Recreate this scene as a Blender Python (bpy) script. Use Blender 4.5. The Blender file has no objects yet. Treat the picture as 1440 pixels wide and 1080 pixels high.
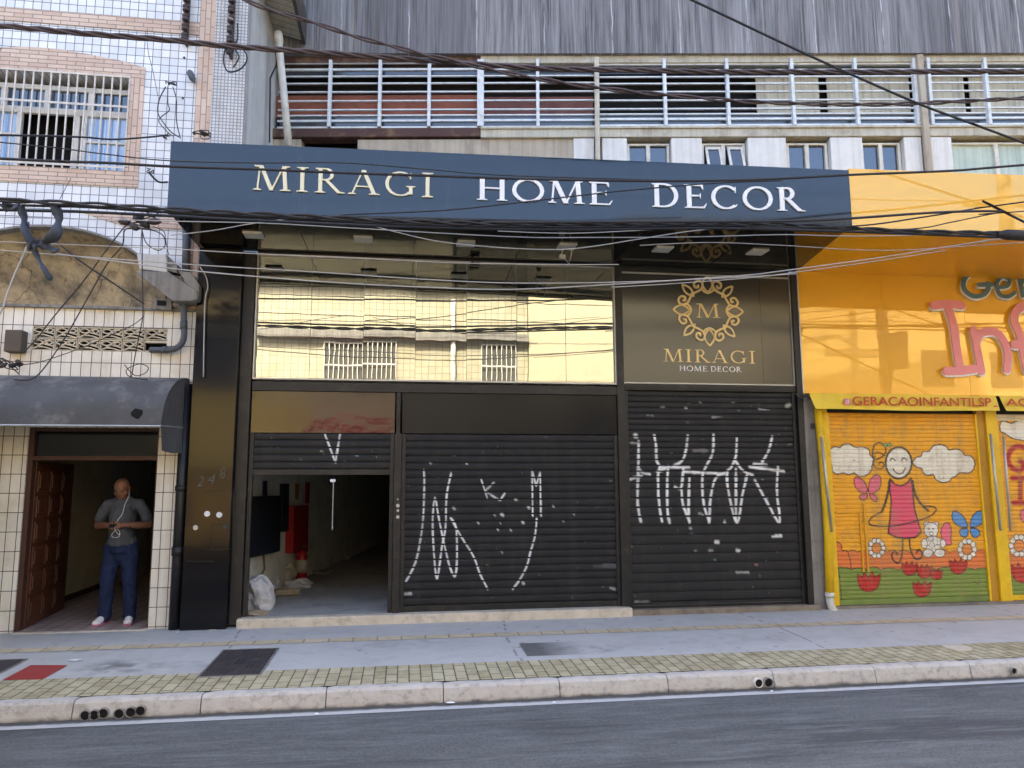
import bpy, bmesh, math, random
import numpy as np
from mathutils import Vector, Matrix
random.seed(7)
rng = np.random.RandomState(5)
S = bpy.context.scene
COL = S.collection
R_ = math.radians

# ------------------------------------------------------------------ camera
FPX, PCX, PCY = 1045.0, 720.0, 540.0
CAM = Vector((0.0, -9.06, 1.61))
zc = Vector((-30, 7940, -1045)).normalized()
xc = Vector((7280, -110, -1045)); xc = (xc - zc*xc.dot(zc)).normalized()
yc = zc.cross(xc)
RC = Matrix((xc, yc, zc))              # rows: world axes seen in camera space
cd = bpy.data.cameras.new('camera'); cam = bpy.data.objects.new('camera', cd); COL.objects.link(cam)
cd.sensor_width = 36; cd.lens = 36*FPX/1440; cd.clip_end = 2000; cd.clip_start = .05
cam.matrix_world = Matrix.Translation(CAM) @ RC.to_4x4()
S.camera = cam
# ------------------------------------------------------------------ sky and sun
EL, AZ = R_(47), R_(-14)
w = bpy.data.worlds.new("World"); S.world = w; w.use_nodes = True
nt = w.node_tree; bg = nt.nodes['Background']
sky = nt.nodes.new('ShaderNodeTexSky'); sky.sky_type = 'NISHITA'; sky.sun_disc = False
sky.sun_elevation = EL; sky.sun_rotation = AZ; sky.dust_density = 6.0; sky.air_density = .8; sky.ozone_density = 1.2
nt.links.new(sky.outputs[0], bg.inputs[0]); bg.inputs[1].default_value = .15
sl = bpy.data.lights.new('sun', 'SUN'); sl.energy = 2.0; sl.angle = R_(.5); sl.color = (1, .93, .82)
so = bpy.data.objects.new('sun', sl); COL.objects.link(so)
sd = Vector((math.sin(AZ)*math.cos(EL), math.cos(AZ)*math.cos(EL), math.sin(EL)))
so.rotation_euler = sd.to_track_quat('Z', 'Y').to_euler(); so.location = (0, 20, 30)
S.view_settings.view_transform = 'Standard'; S.view_settings.look = 'None'
S.view_settings.exposure = 2.78; S.view_settings.gamma = 1
S.render.engine = 'CYCLES'
try:
    S.cycles.max_bounces = 8; S.cycles.glossy_bounces = 5; S.cycles.diffuse_bounces = 4
    S.cycles.caustics_reflective = False
except Exception: pass

# ------------------------------------------------------------------ frames: a vertical plane; local x along it, y into it, z up
def ray(px, py): return RC.to_3x3() @ Vector(((px-PCX)/FPX, -(py-PCY)/FPX, -1))
class Frame:
    def __init__(s, o=(0,0,0), a=0.0):
        s.o = Vector(o); s.a = a; s.M = Matrix.Translation(s.o) @ Matrix.Rotation(a, 4, 'Z'); s.I = s.M.inverted()
    def w(s, x, y, z): return s.M @ Vector((x, y, z))
    def px(s, px, py, y=0.0):
        c = s.I @ CAM; r = s.I.to_3x3() @ ray(px, py); t = (y-c.y)/r.y; p = c + r*t
        return (p.x, p.z)
F0 = Frame()
F2 = Frame((0, 1.68, 0), math.atan2(-.143, .99))      # the older building stands slightly askew behind the shops
FC = Frame((-2.45, -1.3, 0), math.atan2(-.5, 7.29))   # fascia of the canopy
def gz(px, py, z):
    r = ray(px, py); t = (z-CAM.z)/r.z; return CAM + r*t
SL = .025
def gs(px, py):                                        # point on the pavement, which falls to the kerb
    r = ray(px, py); t = (SL*CAM.y-CAM.z)/(r.z-SL*r.y); return CAM + r*t
def wy(px, py, Y):
    r = ray(px, py); return CAM + r*((Y-CAM.y)/r.y)

# ------------------------------------------------------------------ mesh accumulator
class G:
    def __init__(s, fr=F0): s.v = []; s.f = []; s.fr = fr
    def add(s, vs, fs):
        n = len(s.v); s.v += [tuple(s.fr.w(*p)) for p in vs]; s.f += [tuple(i+n for i in f) for f in fs]; return s
    def box(s, x0, x1, y0, y1, z0, z1):
        return s.add([(x0,y0,z0),(x1,y0,z0),(x1,y1,z0),(x0,y1,z0),(x0,y0,z1),(x1,y0,z1),(x1,y1,z1),(x0,y1,z1)],
                     [(0,1,5,4),(1,2,6,5),(2,3,7,6),(3,0,4,7),(4,5,6,7),(3,2,1,0)])
    def prism(s, pts, y0, y1):        # pts (x,z); from y0 (front) to y1 (back)
        a = sum(pts[i][0]*pts[(i+1)%len(pts)][1]-pts[(i+1)%len(pts)][0]*pts[i][1] for i in range(len(pts)))
        if a < 0: pts = pts[::-1]
        n = len(pts)
        vs = [(x,y0,z) for x,z in pts]+[(x,y1,z) for x,z in pts]
        fs = [tuple(range(n)), tuple(range(2*n-1, n-1, -1))]+[(i, i+n, (i+1)%n+n, (i+1)%n) for i in range(n)]
        return s.add(vs, fs)
    def pprism(s, pts, y0, y1):       # the same from photo pixels on the plane y0
        return s.prism([s.fr.px(x, y, y0) for x, y in pts], y0, y1)
    def xprism(s, pts, x0, x1):       # pts (y,z) swept along x
        n = len(pts)
        vs = [(x0,y,z) for y,z in pts]+[(x1,y,z) for y,z in pts]
        return s.add(vs, [tuple(range(n-1,-1,-1)), tuple(range(n, 2*n))]+[(i, (i+1)%n, (i+1)%n+n, i+n) for i in range(n)])
    def tube(s, pts, r, seg=8, caps=True, sy=1.0):
        P = [Vector(p) for p in pts]; n = len(P); rs = r if isinstance(r, (list, tuple)) else [r]*n
        vs = []; up = None
        for i in range(n):
            t = (P[min(i+1,n-1)]-P[max(i-1,0)]).normalized()
            if up is None:
                up = Vector((0,0,1)) if abs(t.z) < .9 else Vector((0,1,0))
            u = (up - t*up.dot(t)).normalized(); v = t.cross(u); up = u
            for k in range(seg):
                a = 2*math.pi*k/seg; vs.append(tuple(P[i]+(u*math.cos(a)+v*math.sin(a)*sy)*rs[i]))
        fs = [(i*seg+k, i*seg+(k+1)%seg, (i+1)*seg+(k+1)%seg, (i+1)*seg+k) for i in range(n-1) for k in range(seg)]
        if caps: fs += [tuple(range(seg-1,-1,-1)), tuple(range((n-1)*seg, n*seg))]
        return s.add(vs, fs)
    def ball(s, c, r, m=10, n=7, rot=None):
        rx, ry, rz = r if isinstance(r, (list, tuple)) else (r, r, r); vs = []; fs = []
        for j in range(n+1):
            th = math.pi*j/n
            for i in range(m):
                ph = 2*math.pi*i/m
                p = Vector((rx*math.sin(th)*math.cos(ph), ry*math.sin(th)*math.sin(ph), rz*math.cos(th)))
                if rot: p = rot @ p
                vs.append(tuple(Vector(c)+p))
        for j in range(n):
            for i in range(m): fs.append((j*m+i, (j+1)*m+i, (j+1)*m+(i+1)%m, j*m+(i+1)%m))
        return s.add(vs, fs)
    def ribbon(s, pts, wd, y0, y1, k=0, closed=False):   # flat stroke on the plane: pts (x,z)
        P = [Vector(p) for p in pts]; n = len(P)
        W = wd if isinstance(wd, (list, tuple)) else [wd]*n; vs = []
        for i in range(n):
            if closed: t = P[(i+1)%n]-P[i-1]
            else: t = P[min(i+1,n-1)]-P[max(i-1,0)]
            if t.length < 1e-9: t = Vector((1,0))
            t.normalize(); q = Vector((-t.y, t.x))*W[i]/2; d = -.00002*i-.0007*k
            a = P[i]+q; b = P[i]-q
            vs += [(a.x,y0+d,a.y),(b.x,y0+d,b.y),(b.x,y1,b.y),(a.x,y1,a.y)]
        fs = []
        for i in range(n if closed else n-1):
            a = 4*i; b = 4*((i+1)%n)
            fs += [(a,a+1,b+1,b),(a+1,a+2,b+2,b+1),(a+3,a,b,b+3)]
        if not closed: fs += [(0,3,2,1),(4*n-4,4*n-3,4*n-2,4*n-1)]
        return s.add(vs, fs)
    def build(s, name, m, parent=None, bevel=0, smooth=False, off=None):
        me = bpy.data.meshes.new(name); o = bpy.data.objects.new(name, me); COL.objects.link(o)
        root = Vector((0,0,0))
        if parent is not None:
            o.parent = parent; root = Vector(parent.get('_r', (0,0,0))); o['_r'] = tuple(root)
        else:
            if off is not None: root = Vector(off); o.location = root
            o['_r'] = tuple(root)
        me.from_pydata([(a-root.x, b-root.y, c-root.z) for a,b,c in s.v], [], s.f)
        me.materials.append(m)
        bm = bmesh.new(); bm.from_mesh(me); bmesh.ops.recalc_face_normals(bm, faces=bm.faces); bm.to_mesh(me); bm.free()
        if smooth:
            for p in me.polygons: p.use_smooth = True
        if bevel:
            b = o.modifiers.new('b', 'BEVEL'); b.width = bevel; b.segments = 2; b.limit_method = 'ANGLE'; b.angle_limit = R_(40)
        return o
def tag(o, label=None, cat=None, group=None, kind=None):
    if label: o['label'] = label
    if cat: o['category'] = cat
    if group: o['group'] = group
    if kind: o['kind'] = kind
    return o
def thing(name, label, cat, loc=(0,0,0), group=None):
    o = bpy.data.objects.new(name, None); COL.objects.link(o); o.location = loc; o['_r'] = tuple(loc); o.empty_display_size = .2
    return tag(o, label, cat, group)
def copy_tree(o, parent=None):
    c = o.copy(); COL.objects.link(c)
    if parent: c.parent = parent
    for ch in list(o.children): copy_tree(ch, c)
    return c
def spline(pts, n=6, closed=False):
    P = [Vector(p) for p in pts]; out = []; N = len(P)
    for i in range(N if closed else N-1):
        if closed: a, b, c, d = P[i-1], P[i], P[(i+1)%N], P[(i+2)%N]
        else: a, b, c, d = P[max(i-1,0)], P[i], P[i+1], P[min(i+2,N-1)]
        for k in range(n):
            t = k/n
            out.append(.5*((2*b)+(c-a)*t+(2*a-5*b+4*c-d)*t*t+(3*b-a-3*c+d)*t**3))
    if not closed: out.append(P[-1])
    return out

# ------------------------------------------------------------------ materials
def nodes(name):
    m = bpy.data.materials.new(name); m.use_nodes = True; nt = m.node_tree
    return m, nt, nt.nodes['Principled BSDF']
def N(nt, t, **k):
    n = nt.nodes.new(t)
    for a, b in k.items(): setattr(n, a, b)
    return n
def mixc(nt, fac, a, b, blend='MIX'):
    n = N(nt, 'ShaderNodeMix', data_type='RGBA', blend_type=blend)
    for sock, val in ((n.inputs[0], fac), (n.inputs[6], a), (n.inputs[7], b)):
        if hasattr(val, 'is_output') or isinstance(val, bpy.types.NodeSocket): nt.links.new(val, sock)
        elif isinstance(val, (int, float)): sock.default_value = val
        else: sock.default_value = (*val[:3], 1)
    return n.outputs[2]
def pos(nt, sx=1, sy=1, sz=1, rot=0):
    g = N(nt, 'ShaderNodeNewGeometry'); mp = N(nt, 'ShaderNodeMapping'); mp.inputs['Scale'].default_value = (sx, sy, sz)
    mp.inputs['Rotation'].default_value = (0, 0, rot)
    nt.links.new(g.outputs['Position'], mp.inputs[0]); return mp.outputs[0]
def noise(nt, vec, scale, detail=4, rough=.6):
    n = N(nt, 'ShaderNodeTexNoise'); n.inputs['Scale'].default_value = scale; n.inputs['Detail'].default_value = detail
    n.inputs['Roughness'].default_value = rough; nt.links.new(vec, n.inputs['Vector']); return n.outputs[0]
def ramp(nt, v, lo, hi):
    r = N(nt, 'ShaderNodeMapRange'); r.inputs[1].default_value = lo; r.inputs[2].default_value = hi
    nt.links.new(v, r.inputs[0]); return r.outputs[0]
def mul(nt, a, k):
    r = N(nt, 'ShaderNodeMath', operation='MULTIPLY'); nt.links.new(a, r.inputs[0])
    if isinstance(k, (int, float)): r.inputs[1].default_value = k
    else: nt.links.new(k, r.inputs[1])
    return r.outputs[0]
def finish(nt, b, col, rough, metal, spec, bumpv=None, bump=0, dist=.004):
    nt.links.new(col, b.inputs['Base Color'])
    if isinstance(rough, (int, float)): b.inputs['Roughness'].default_value = rough
    else: nt.links.new(rough, b.inputs['Roughness'])
    b.inputs['Metallic'].default_value = metal; b.inputs['Specular IOR Level'].default_value = spec
    if bump:
        bp = N(nt, 'ShaderNodeBump'); bp.inputs['Strength'].default_value = bump; bp.inputs['Distance'].default_value = dist
        nt.links.new(bumpv, bp.inputs['Height']); nt.links.new(bp.outputs[0], b.inputs['Normal'])
def mat(name, c, rough=.6, metal=0, spec=.4, var=.12, vs=4, streak=None, stk=.5, dirt=None, dk=.5, ds=2.5, bump=.15, bs=60, dist=.003, ssc=(14, 14, .5), rv=.12):
    m, nt, b = nodes(name); p = pos(nt)
    n1 = noise(nt, p, vs, 5)
    col = mixc(nt, n1, [x*(1-var*1.6) for x in c], [min(1, x*(1+var*1.6)) for x in c])
    if streak:
        ns = noise(nt, pos(nt, *ssc), 1.0, 6, .65)
        col = mixc(nt, mul(nt, ramp(nt, ns, .45, .72), stk), col, streak)
    if dirt:
        nd = noise(nt, p, ds, 8, .7); col = mixc(nt, mul(nt, ramp(nt, nd, .5, .72), dk), col, dirt)
    nb = noise(nt, p, bs, 4)
    rr = N(nt, 'ShaderNodeMapRange'); rr.inputs[3].default_value = max(.02, rough-rv*rough); rr.inputs[4].default_value = min(1, rough+rv)
    nt.links.new(noise(nt, p, vs*3, 5), rr.inputs[0])
    finish(nt, b, col, rr.outputs[0], metal, spec, nb, bump, dist)
    return m
def tiles(name, tw, th, c1, c2, mort, ms=.004, off=0.0, rough=.25, plane='xz', ox=0, oz=0, dirt=(.3,.28,.24), dk=.35, bias=0, spec=.5, vert=False, ds=1.2, bump=.5):
    m, nt, b = nodes(name); g = N(nt, 'ShaderNodeNewGeometry'); sp = N(nt, 'ShaderNodeSeparateXYZ'); nt.links.new(g.outputs['Position'], sp.inputs[0])
    cb = N(nt, 'ShaderNodeCombineXYZ'); a, c = {'xz':(0,2), 'xy':(0,1), 'yz':(1,2)}[plane]
    if vert: a, c = c, a
    def sh(sock, d):
        q = N(nt, 'ShaderNodeMath', operation='ADD'); nt.links.new(sock, q.inputs[0]); q.inputs[1].default_value = d; return q.outputs[0]
    nt.links.new(sh(sp.outputs[a], ox), cb.inputs[0]); nt.links.new(sh(sp.outputs[c], oz), cb.inputs[1])
    br = N(nt, 'ShaderNodeTexBrick'); br.offset = off; br.squash = 1; nt.links.new(cb.outputs[0], br.inputs['Vector'])
    br.inputs['Color1'].default_value = (*c1,1); br.inputs['Color2'].default_value = (*c2,1); br.inputs['Mortar'].default_value = (*mort,1)
    br.inputs['Scale'].default_value = 1; br.inputs['Mortar Size'].default_value = ms; br.inputs['Brick Width'].default_value = tw
    br.inputs['Row Height'].default_value = th; br.inputs['Mortar Smooth'].default_value = .1; br.inputs['Bias'].default_value = bias
    p = pos(nt); col = br.outputs[0]
    col = mixc(nt, mul(nt, ramp(nt, noise(nt, p, ds, 8, .7), .48, .75), dk), col, dirt, 'MULTIPLY')
    col = mixc(nt, mul(nt, ramp(nt, noise(nt, pos(nt, 10, 10, .6), 1, 5), .5, .75), dk*.6), col, dirt, 'MULTIPLY')
    inv = N(nt, 'ShaderNodeMath', operation='SUBTRACT'); inv.inputs[0].default_value = 1; nt.links.new(br.outputs[1], inv.inputs[1])
    ad = N(nt, 'ShaderNodeMath', operation='ADD'); nt.links.new(inv.outputs[0], ad.inputs[0]); nt.links.new(mul(nt, noise(nt, p, 14, 2), .5), ad.inputs[1])
    finish(nt, b, col, rough, 0, spec, ad.outputs[0], bump, .002); return m
def painted(name, rough=.5, spec=.4, metal=0, dirt=(.03,.03,.03), dk=.3, ds=3, ssc=(9, 9, .6), sk=.25):
    m, nt, b = nodes(name); at = N(nt, 'ShaderNodeAttribute', attribute_name='paint'); p = pos(nt)
    col = mixc(nt, mul(nt, ramp(nt, noise(nt, p, ds, 8, .72), .5, .74), dk), at.outputs[0], dirt)
    col = mixc(nt, mul(nt, ramp(nt, noise(nt, pos(nt, *ssc), 1, 6), .5, .8), sk), col, dirt)
    finish(nt, b, col, rough, metal, spec, noise(nt, p, 80, 3), .1, .002); return m
def glossmirror(name, base, tint, fac, rough=.02, wav=.0, wsc=3):
    m, nt, b = nodes(name); out = nt.nodes['Material Output']; p = pos(nt)
    b.inputs['Base Color'].default_value = (*base, 1); b.inputs['Roughness'].default_value = .15
    gl = N(nt, 'ShaderNodeBsdfGlossy'); gl.inputs['Color'].default_value = (*tint, 1); gl.inputs['Roughness'].default_value = rough
    mx = N(nt, 'ShaderNodeMixShader'); mx.inputs[0].default_value = fac
    nt.links.new(b.outputs[0], mx.inputs[1]); nt.links.new(gl.outputs[0], mx.inputs[2]); nt.links.new(mx.outputs[0], out.inputs[0])
    if wav:
        bp = N(nt, 'ShaderNodeBump'); bp.inputs['Strength'].default_value = wav; bp.inputs['Distance'].default_value = .02
        nt.links.new(noise(nt, p, wsc, 2), bp.inputs['Height']); nt.links.new(bp.outputs[0], gl.inputs['Normal'])
    return m

m_tile_w = tiles('white_wall_tile', .1, .1, (.66,.68,.70), (.82,.82,.82), (.17,.17,.18), .0045, dirt=(.75,.72,.68), dk=.5, ox=.03)
m_tile_c = tiles('cream_wall_tile', .108, .212, (.74,.71,.63), (.84,.81,.73), (.12,.09,.07), .0045, dirt=(.62,.54,.42), dk=.7, ox=.02, oz=-.02)
m_brick_h = tiles('salmon_brick_tile', .21, .052, (.56,.40,.30), (.68,.53,.41), (.26,.2,.17), .005, off=.5, rough=.55, dirt=(.6,.5,.45), dk=.5)
m_brick_v = tiles('salmon_brick_upright', .21, .065, (.56,.40,.30), (.68,.53,.41), (.26,.2,.17), .005, off=.5, rough=.55, vert=True, dirt=(.6,.5,.45), dk=.5)
m_mosaic = tiles('mosaic_tile', .042, .042, (.62,.61,.58), (.70,.69,.67), (.32,.31,.31), .007, dirt=(.6,.55,.45), dk=.8, ds=2)
m_white_wall = mat('white_plaster', (.60,.60,.58), .8, streak=(.35,.34,.3), stk=.45, dirt=(.4,.38,.33), dk=.3)
m_pier = mat('whitewashed_plaster', (.72,.72,.70), .85, streak=(.45,.42,.36), stk=.5, dirt=(.4,.33,.25), dk=.35, ds=4)
m_dirty_beige = mat('stained_beige_plaster', (.46,.41,.33), .9, streak=(.24,.2,.16), stk=.7, dirt=(.2,.17,.13), dk=.6)
m_conc_wall = None
def conc_wall():
    m, nt, b = nodes('weathered_dark_concrete'); p = pos(nt)
    s1 = noise(nt, pos(nt, 9, 9, .35), 1, 8, .7); s2 = noise(nt, pos(nt, 45, 45, .9), 1, 6, .7); s3 = noise(nt, pos(nt, 1.1, 1.1, .12), 1, 3, .5)
    col = mixc(nt, ramp(nt, s1, .36, .64), (.06,.06,.064), (.25,.247,.255))
    col = mixc(nt, mul(nt, ramp(nt, s2, .42, .7), .7), col, (.42,.41,.42))
    col = mixc(nt, mul(nt, ramp(nt, s3, .45, .62), .55), col, (.115,.11,.12))
    col = mixc(nt, mul(nt, ramp(nt, noise(nt, pos(nt, 6, 6, .1), 1, 3), .66, .72), .6), col, (.34,.27,.2))
    g = N(nt, 'ShaderNodeNewGeometry'); sp = N(nt, 'ShaderNodeSeparateXYZ'); nt.links.new(g.outputs['Position'], sp.inputs[0])
    wv = N(nt, 'ShaderNodeMath', operation='MULTIPLY_ADD'); nt.links.new(noise(nt, pos(nt, .01, .01, 3), 1, 4), wv.inputs[0]); wv.inputs[1].default_value = .05; nt.links.new(sp.outputs[0], wv.inputs[2])
    fr = N(nt, 'ShaderNodeMath', operation='PINGPONG'); nt.links.new(wv.outputs[0], fr.inputs[0]); fr.inputs[1].default_value = .51
    sm = ramp(nt, fr.outputs[0], .012, .004); sm = mul(nt, sm, ramp(nt, noise(nt, pos(nt, 3, 3, 2), 1, 5), .4, .6))
    col = mixc(nt, mul(nt, sm, .8), col, (.6,.6,.62))
    finish(nt, b, col, .9, 0, .2, noise(nt, p, 40, 6), .3, .006); return m
m_conc_wall = conc_wall()
m_arch = None
def arch_mat():
    m, nt, b = nodes('stained_ochre_stucco'); p = pos(nt)
    n1 = noise(nt, p, 2.2, 8, .65); col = mixc(nt, ramp(nt, n1, .35, .6), (.17,.15,.12), (.58,.48,.31))
    col = mixc(nt, mul(nt, ramp(nt, noise(nt, p, 9, 8, .75), .5, .7), .6), col, (.05,.045,.035))
    v = N(nt, 'ShaderNodeTexVoronoi', feature='DISTANCE_TO_EDGE'); v.inputs['Scale'].default_value = 1.7
    ad = N(nt, 'ShaderNodeMixRGB'); ad.inputs[0].default_value = .25
    nn = N(nt, 'ShaderNodeTexNoise'); nn.inputs['Scale'].default_value = 5; nt.links.new(p, nn.inputs[0])
    nt.links.new(p, ad.inputs[1]); nt.links.new(nn.outputs[1], ad.inputs[2]); nt.links.new(ad.outputs[0], v.inputs[0])
    inv = ramp(nt, v.outputs[0], .012, 0.0); col = mixc(nt, mul(nt, inv, .7), col, (.03,.025,.02))
    finish(nt, b, col, .95, 0, .2, noise(nt, p, 30, 6), .5, .01); return m
m_arch = arch_mat()
m_conc = mat('grey_concrete', (.26,.25,.23), .9, streak=(.1,.09,.08), stk=.7, dirt=(.1,.09,.08), dk=.6, ds=5, bump=.4, dist=.006)
m_blackacm = glossmirror('black_composite_panel', (.012,.013,.017), (.95,.97,1), .06, .03, .08, 1.7)
m_blackacm.node_tree.nodes['Principled BSDF'].inputs['Roughness'].default_value = .3
m_pillar = glossmirror('glossy_black_pillar_sheet', (.005,.0055,.008), (1,.9,.75), .004, .06, .10, 5); m_pillar.node_tree.nodes['Principled BSDF'].inputs['Specular IOR Level'].default_value = .28; m_pillar.node_tree.nodes['Principled BSDF'].inputs['Roughness'].default_value = .12
def fascia_mat():
    m = glossmirror('navy_black_fascia_sheet', (.010,.019,.030), (.92,.97,1), .035, .06, .08, .9); nt = m.node_tree; b = nt.nodes['Principled BSDF']
    s = noise(nt, pos(nt, 6, 6, .4), 1, 6)
    col = mixc(nt, mul(nt, ramp(nt, s, .5, .75), .5), (.008,.016,.026), (.028,.034,.036)); nt.links.new(col, b.inputs['Base Color'])
    b.inputs['Specular IOR Level'].default_value = .3; return m
m_fascia = fascia_mat()
m_soffit = glossmirror('black_soffit_panel', (.010,.010,.010), (1,.97,.9), .012, .04, .06, 1.2); m_soffit.node_tree.nodes['Principled BSDF'].inputs['Specular IOR Level'].default_value = .14; m_soffit.node_tree.nodes['Principled BSDF'].inputs['Roughness'].default_value = .06
m_blackpaint = mat('black_metal_paint', (.009,.009,.0105), .42, spec=.45, dirt=(.07,.06,.05), dk=.5, ds=5, bump=.1)
m_transom = glossmirror('brushed_dark_sheet', (.016,.015,.015), (.95,.85,.7), .035, .10, .2, 6)
m_transom.node_tree.nodes['Principled BSDF'].inputs['Specular IOR Level'].default_value = .15
m_transom2 = glossmirror('dark_band_sheet', (.016,.016,.017), (.9,.87,.85), .004, .15, .1, 6)
m_transom2.node_tree.nodes['Principled BSDF'].inputs['Specular IOR Level'].default_value = .12
m_glass = glossmirror('reflective_bronze_glass', (.012,.011,.008), (.93,.92,.80), .43, .004, .03, 1.6)
m_logo = glossmirror('satin_black_sign_panel', (.026,.025,.024), (.9,.88,.84), .035, .3, .05, 2)
m_alu = mat('aluminium_trim', (.5,.5,.48), .4, metal=.6, dirt=(.15,.14,.12), dk=.5)
m_gold = mat('gold_letter_metal', (.72,.55,.28), .38, metal=.35, var=.08, bump=0)
m_goldp = mat('pale_gold_letter', (.80,.74,.52), .4, var=.05, bump=0)
m_whitel = mat('white_letter_acrylic', (.85,.86,.88), .35, var=.03, bump=0)
m_light = mat('frosted_light_panel', (.62,.62,.55), .5, var=.06, bump=0)
m_blue_metal = mat('pale_blue_painted_steel', (.66,.70,.72), .55, dirt=(.22,.14,.09), dk=.45, ds=9)
m_cream_metal = mat('cream_painted_steel', (.55,.52,.42), .6, dirt=(.2,.1,.05), dk=.6, ds=6, streak=(.25,.15,.09), stk=.4)
m_cream_beam = mat('weathered_cream_beam', (.52,.50,.42), .85, dirt=(.2,.14,.09), dk=.6, ds=3, streak=(.25,.2,.14), stk=.5)
m_wine = mat('rusty_wine_beam', (.085,.045,.04), .8, dirt=(.35,.24,.12), dk=.6, ds=4)
m_redboard = mat('faded_red_board', (.27,.09,.055), .75, var=.3, vs=2, dirt=(.08,.04,.03), dk=.5, ds=5)
m_pane = glossmirror('dark_window_glass', (.018,.028,.045), (.9,.95,1), .09, .02, .03, 3)
m_paneb = glossmirror('milky_window_glass', (.07,.08,.09), (.9,.95,1), .06, .15, .05, 3)
m_blind = mat('beige_blind', (.60,.57,.46), .8, streak=(.16,.14,.11), stk=.6)
m_greenblind = mat('pale_green_curtain', (.50,.60,.54), .8, streak=(.2,.25,.24), stk=.6, ssc=(22,22,.1))
m_dark = mat('dark_void', (.008,.008,.009), .9, var=.1, bump=0)
m_pvc = mat('white_pvc', (.66,.64,.58), .45, dirt=(.3,.25,.18), dk=.5, ds=6)
m_yellow = glossmirror('yellow_composite_panel', (.88,.44,.003), (1,.86,.5), .11, .015, .05, 1.3)
m_yellow.node_tree.nodes['Principled BSDF'].inputs['Roughness'].default_value = .35
m_yellowp = mat('yellow_enamel', (.80,.50,.01), .4, dirt=(.35,.22,.05), dk=.4, ds=6)
m_banner = mat('yellow_vinyl_banner', (.82,.60,.04), .45, var=.12, vs=3, dirt=(.5,.35,.03), dk=.3, bump=.5, bs=6, dist=.01)
m_redtxt = mat('red_vinyl_letter', (.50,.05,.02), .5, bump=0)
m_pink = mat('pink_acrylic_letter', (.80,.27,.30), .35, var=.08, bump=0)
m_teal = mat('teal_acrylic_letter', (.10,.19,.22), .35, var=.15, bump=0)
m_shutter = painted('black_shutter_paint', .5, .22, dirt=(.06,.055,.05), dk=.35, ds=4, sk=.3)
m_mural = painted('mural_paint', .45, .35, dirt=(.34,.24,.12), dk=.6, ds=6, sk=.65)
m_wood = mat('dark_varnished_wood', (.12,.042,.02), .35, spec=.5, streak=(.03,.012,.006), stk=.7, ssc=(30,30,1))
m_cream_in = mat('cream_corridor_paint', (.72,.64,.44), .7, dirt=(.25,.2,.13), dk=.4)
m_greyfloor = mat('grey_shop_floor', (.38,.38,.37), .6, dirt=(.1,.1,.095), dk=.6)
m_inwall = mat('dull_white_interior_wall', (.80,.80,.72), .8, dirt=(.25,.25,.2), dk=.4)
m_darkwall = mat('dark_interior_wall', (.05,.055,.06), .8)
m_ceil = mat('pale_interior_ceiling', (.6,.6,.56), .8)
m_corrfloor = tiles('corridor_floor_tile', .16, .16, (.46,.36,.32), (.54,.42,.37), (.17,.12,.11), .01, plane='xy', rough=.35, dirt=(.5,.45,.4), dk=.5)
m_awning = mat('dusty_grey_vinyl_awning', (.085,.085,.086), .55, var=.25, vs=2.2, dirt=(.30,.29,.28), dk=.7, ds=2.2, bump=.7, bs=4, dist=.02)
m_cable = mat('black_cable_sheath', (.022,.022,.026), .55, bump=0)
m_cableb = mat('brown_twisted_cable', (.07,.052,.055), .6, bump=0)
m_cablel = mat('pale_cable_sheath', (.42,.41,.40), .5, bump=0)
m_rag = mat('faded_black_plastic', (.05,.06,.08), .55, var=.3, bump=.5, bs=20, dist=.01)
m_porc = mat('dark_porcelain', (.045,.03,.03), .3, bump=0)
m_steel = mat('dark_cast_iron', (.06,.052,.055), .65, metal=.2, dirt=(.15,.13,.12), dk=.5, ds=12, bump=.6, bs=90, dist=.006)
m_red = mat('red_enamel', (.33,.012,.012), .35)
m_bag = mat('crumpled_white_plastic', (.55,.55,.55), .5, var=.2, vs=9, bump=.9, bs=14, dist=.03)
m_navybox = mat('navy_black_cabinet', (.012,.014,.022), .5)
m_paper = mat('dirty_cardboard', (.38,.30,.20), .8, var=.25)
m_kerb = None
def asphalt():
    m, nt, b = nodes('asphalt'); p = pos(nt)
    col = mixc(nt, noise(nt, pos(nt, 1, 2.2, 1), .9, 6), (.082,.092,.096), (.140,.150,.152))
    col = mixc(nt, mul(nt, ramp(nt, noise(nt, pos(nt, 1, 3.5, 1), 3.3, 6, .7), .52, .7), .6), col, (.068,.068,.072))
    col = mixc(nt, mul(nt, ramp(nt, noise(nt, p, 110, 2, .8), .56, .7), .75), col, (.30,.30,.30))
    col = mixc(nt, mul(nt, ramp(nt, noise(nt, p, 170, 2, .8), .55, .68), .7), col, (.028,.028,.03))
    col = mixc(nt, mul(nt, ramp(nt, noise(nt, p, 48, 5, .9), .48, .62), .7), col, (.21,.21,.215))
    col = mixc(nt, mul(nt, ramp(nt, noise(nt, p, 63, 5, .9), .52, .62), .7), col, (.045,.045,.048))
    col = mixc(nt, mul(nt, ramp(nt, noise(nt, pos(nt, .25, 2.2, 1), 1.4, 6, .7), .5, .62), .6), col, (.05,.053,.056))
    col = mixc(nt, mul(nt, ramp(nt, noise(nt, pos(nt, .5, 4, 1), 3.1, 7, .75), .5, .62), .5), col, (.20,.21,.215))
    finish(nt, b, col, .85, 0, .3, noise(nt, p, 130, 3, .8), .9, .006); return m
m_asph = asphalt()
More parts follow.
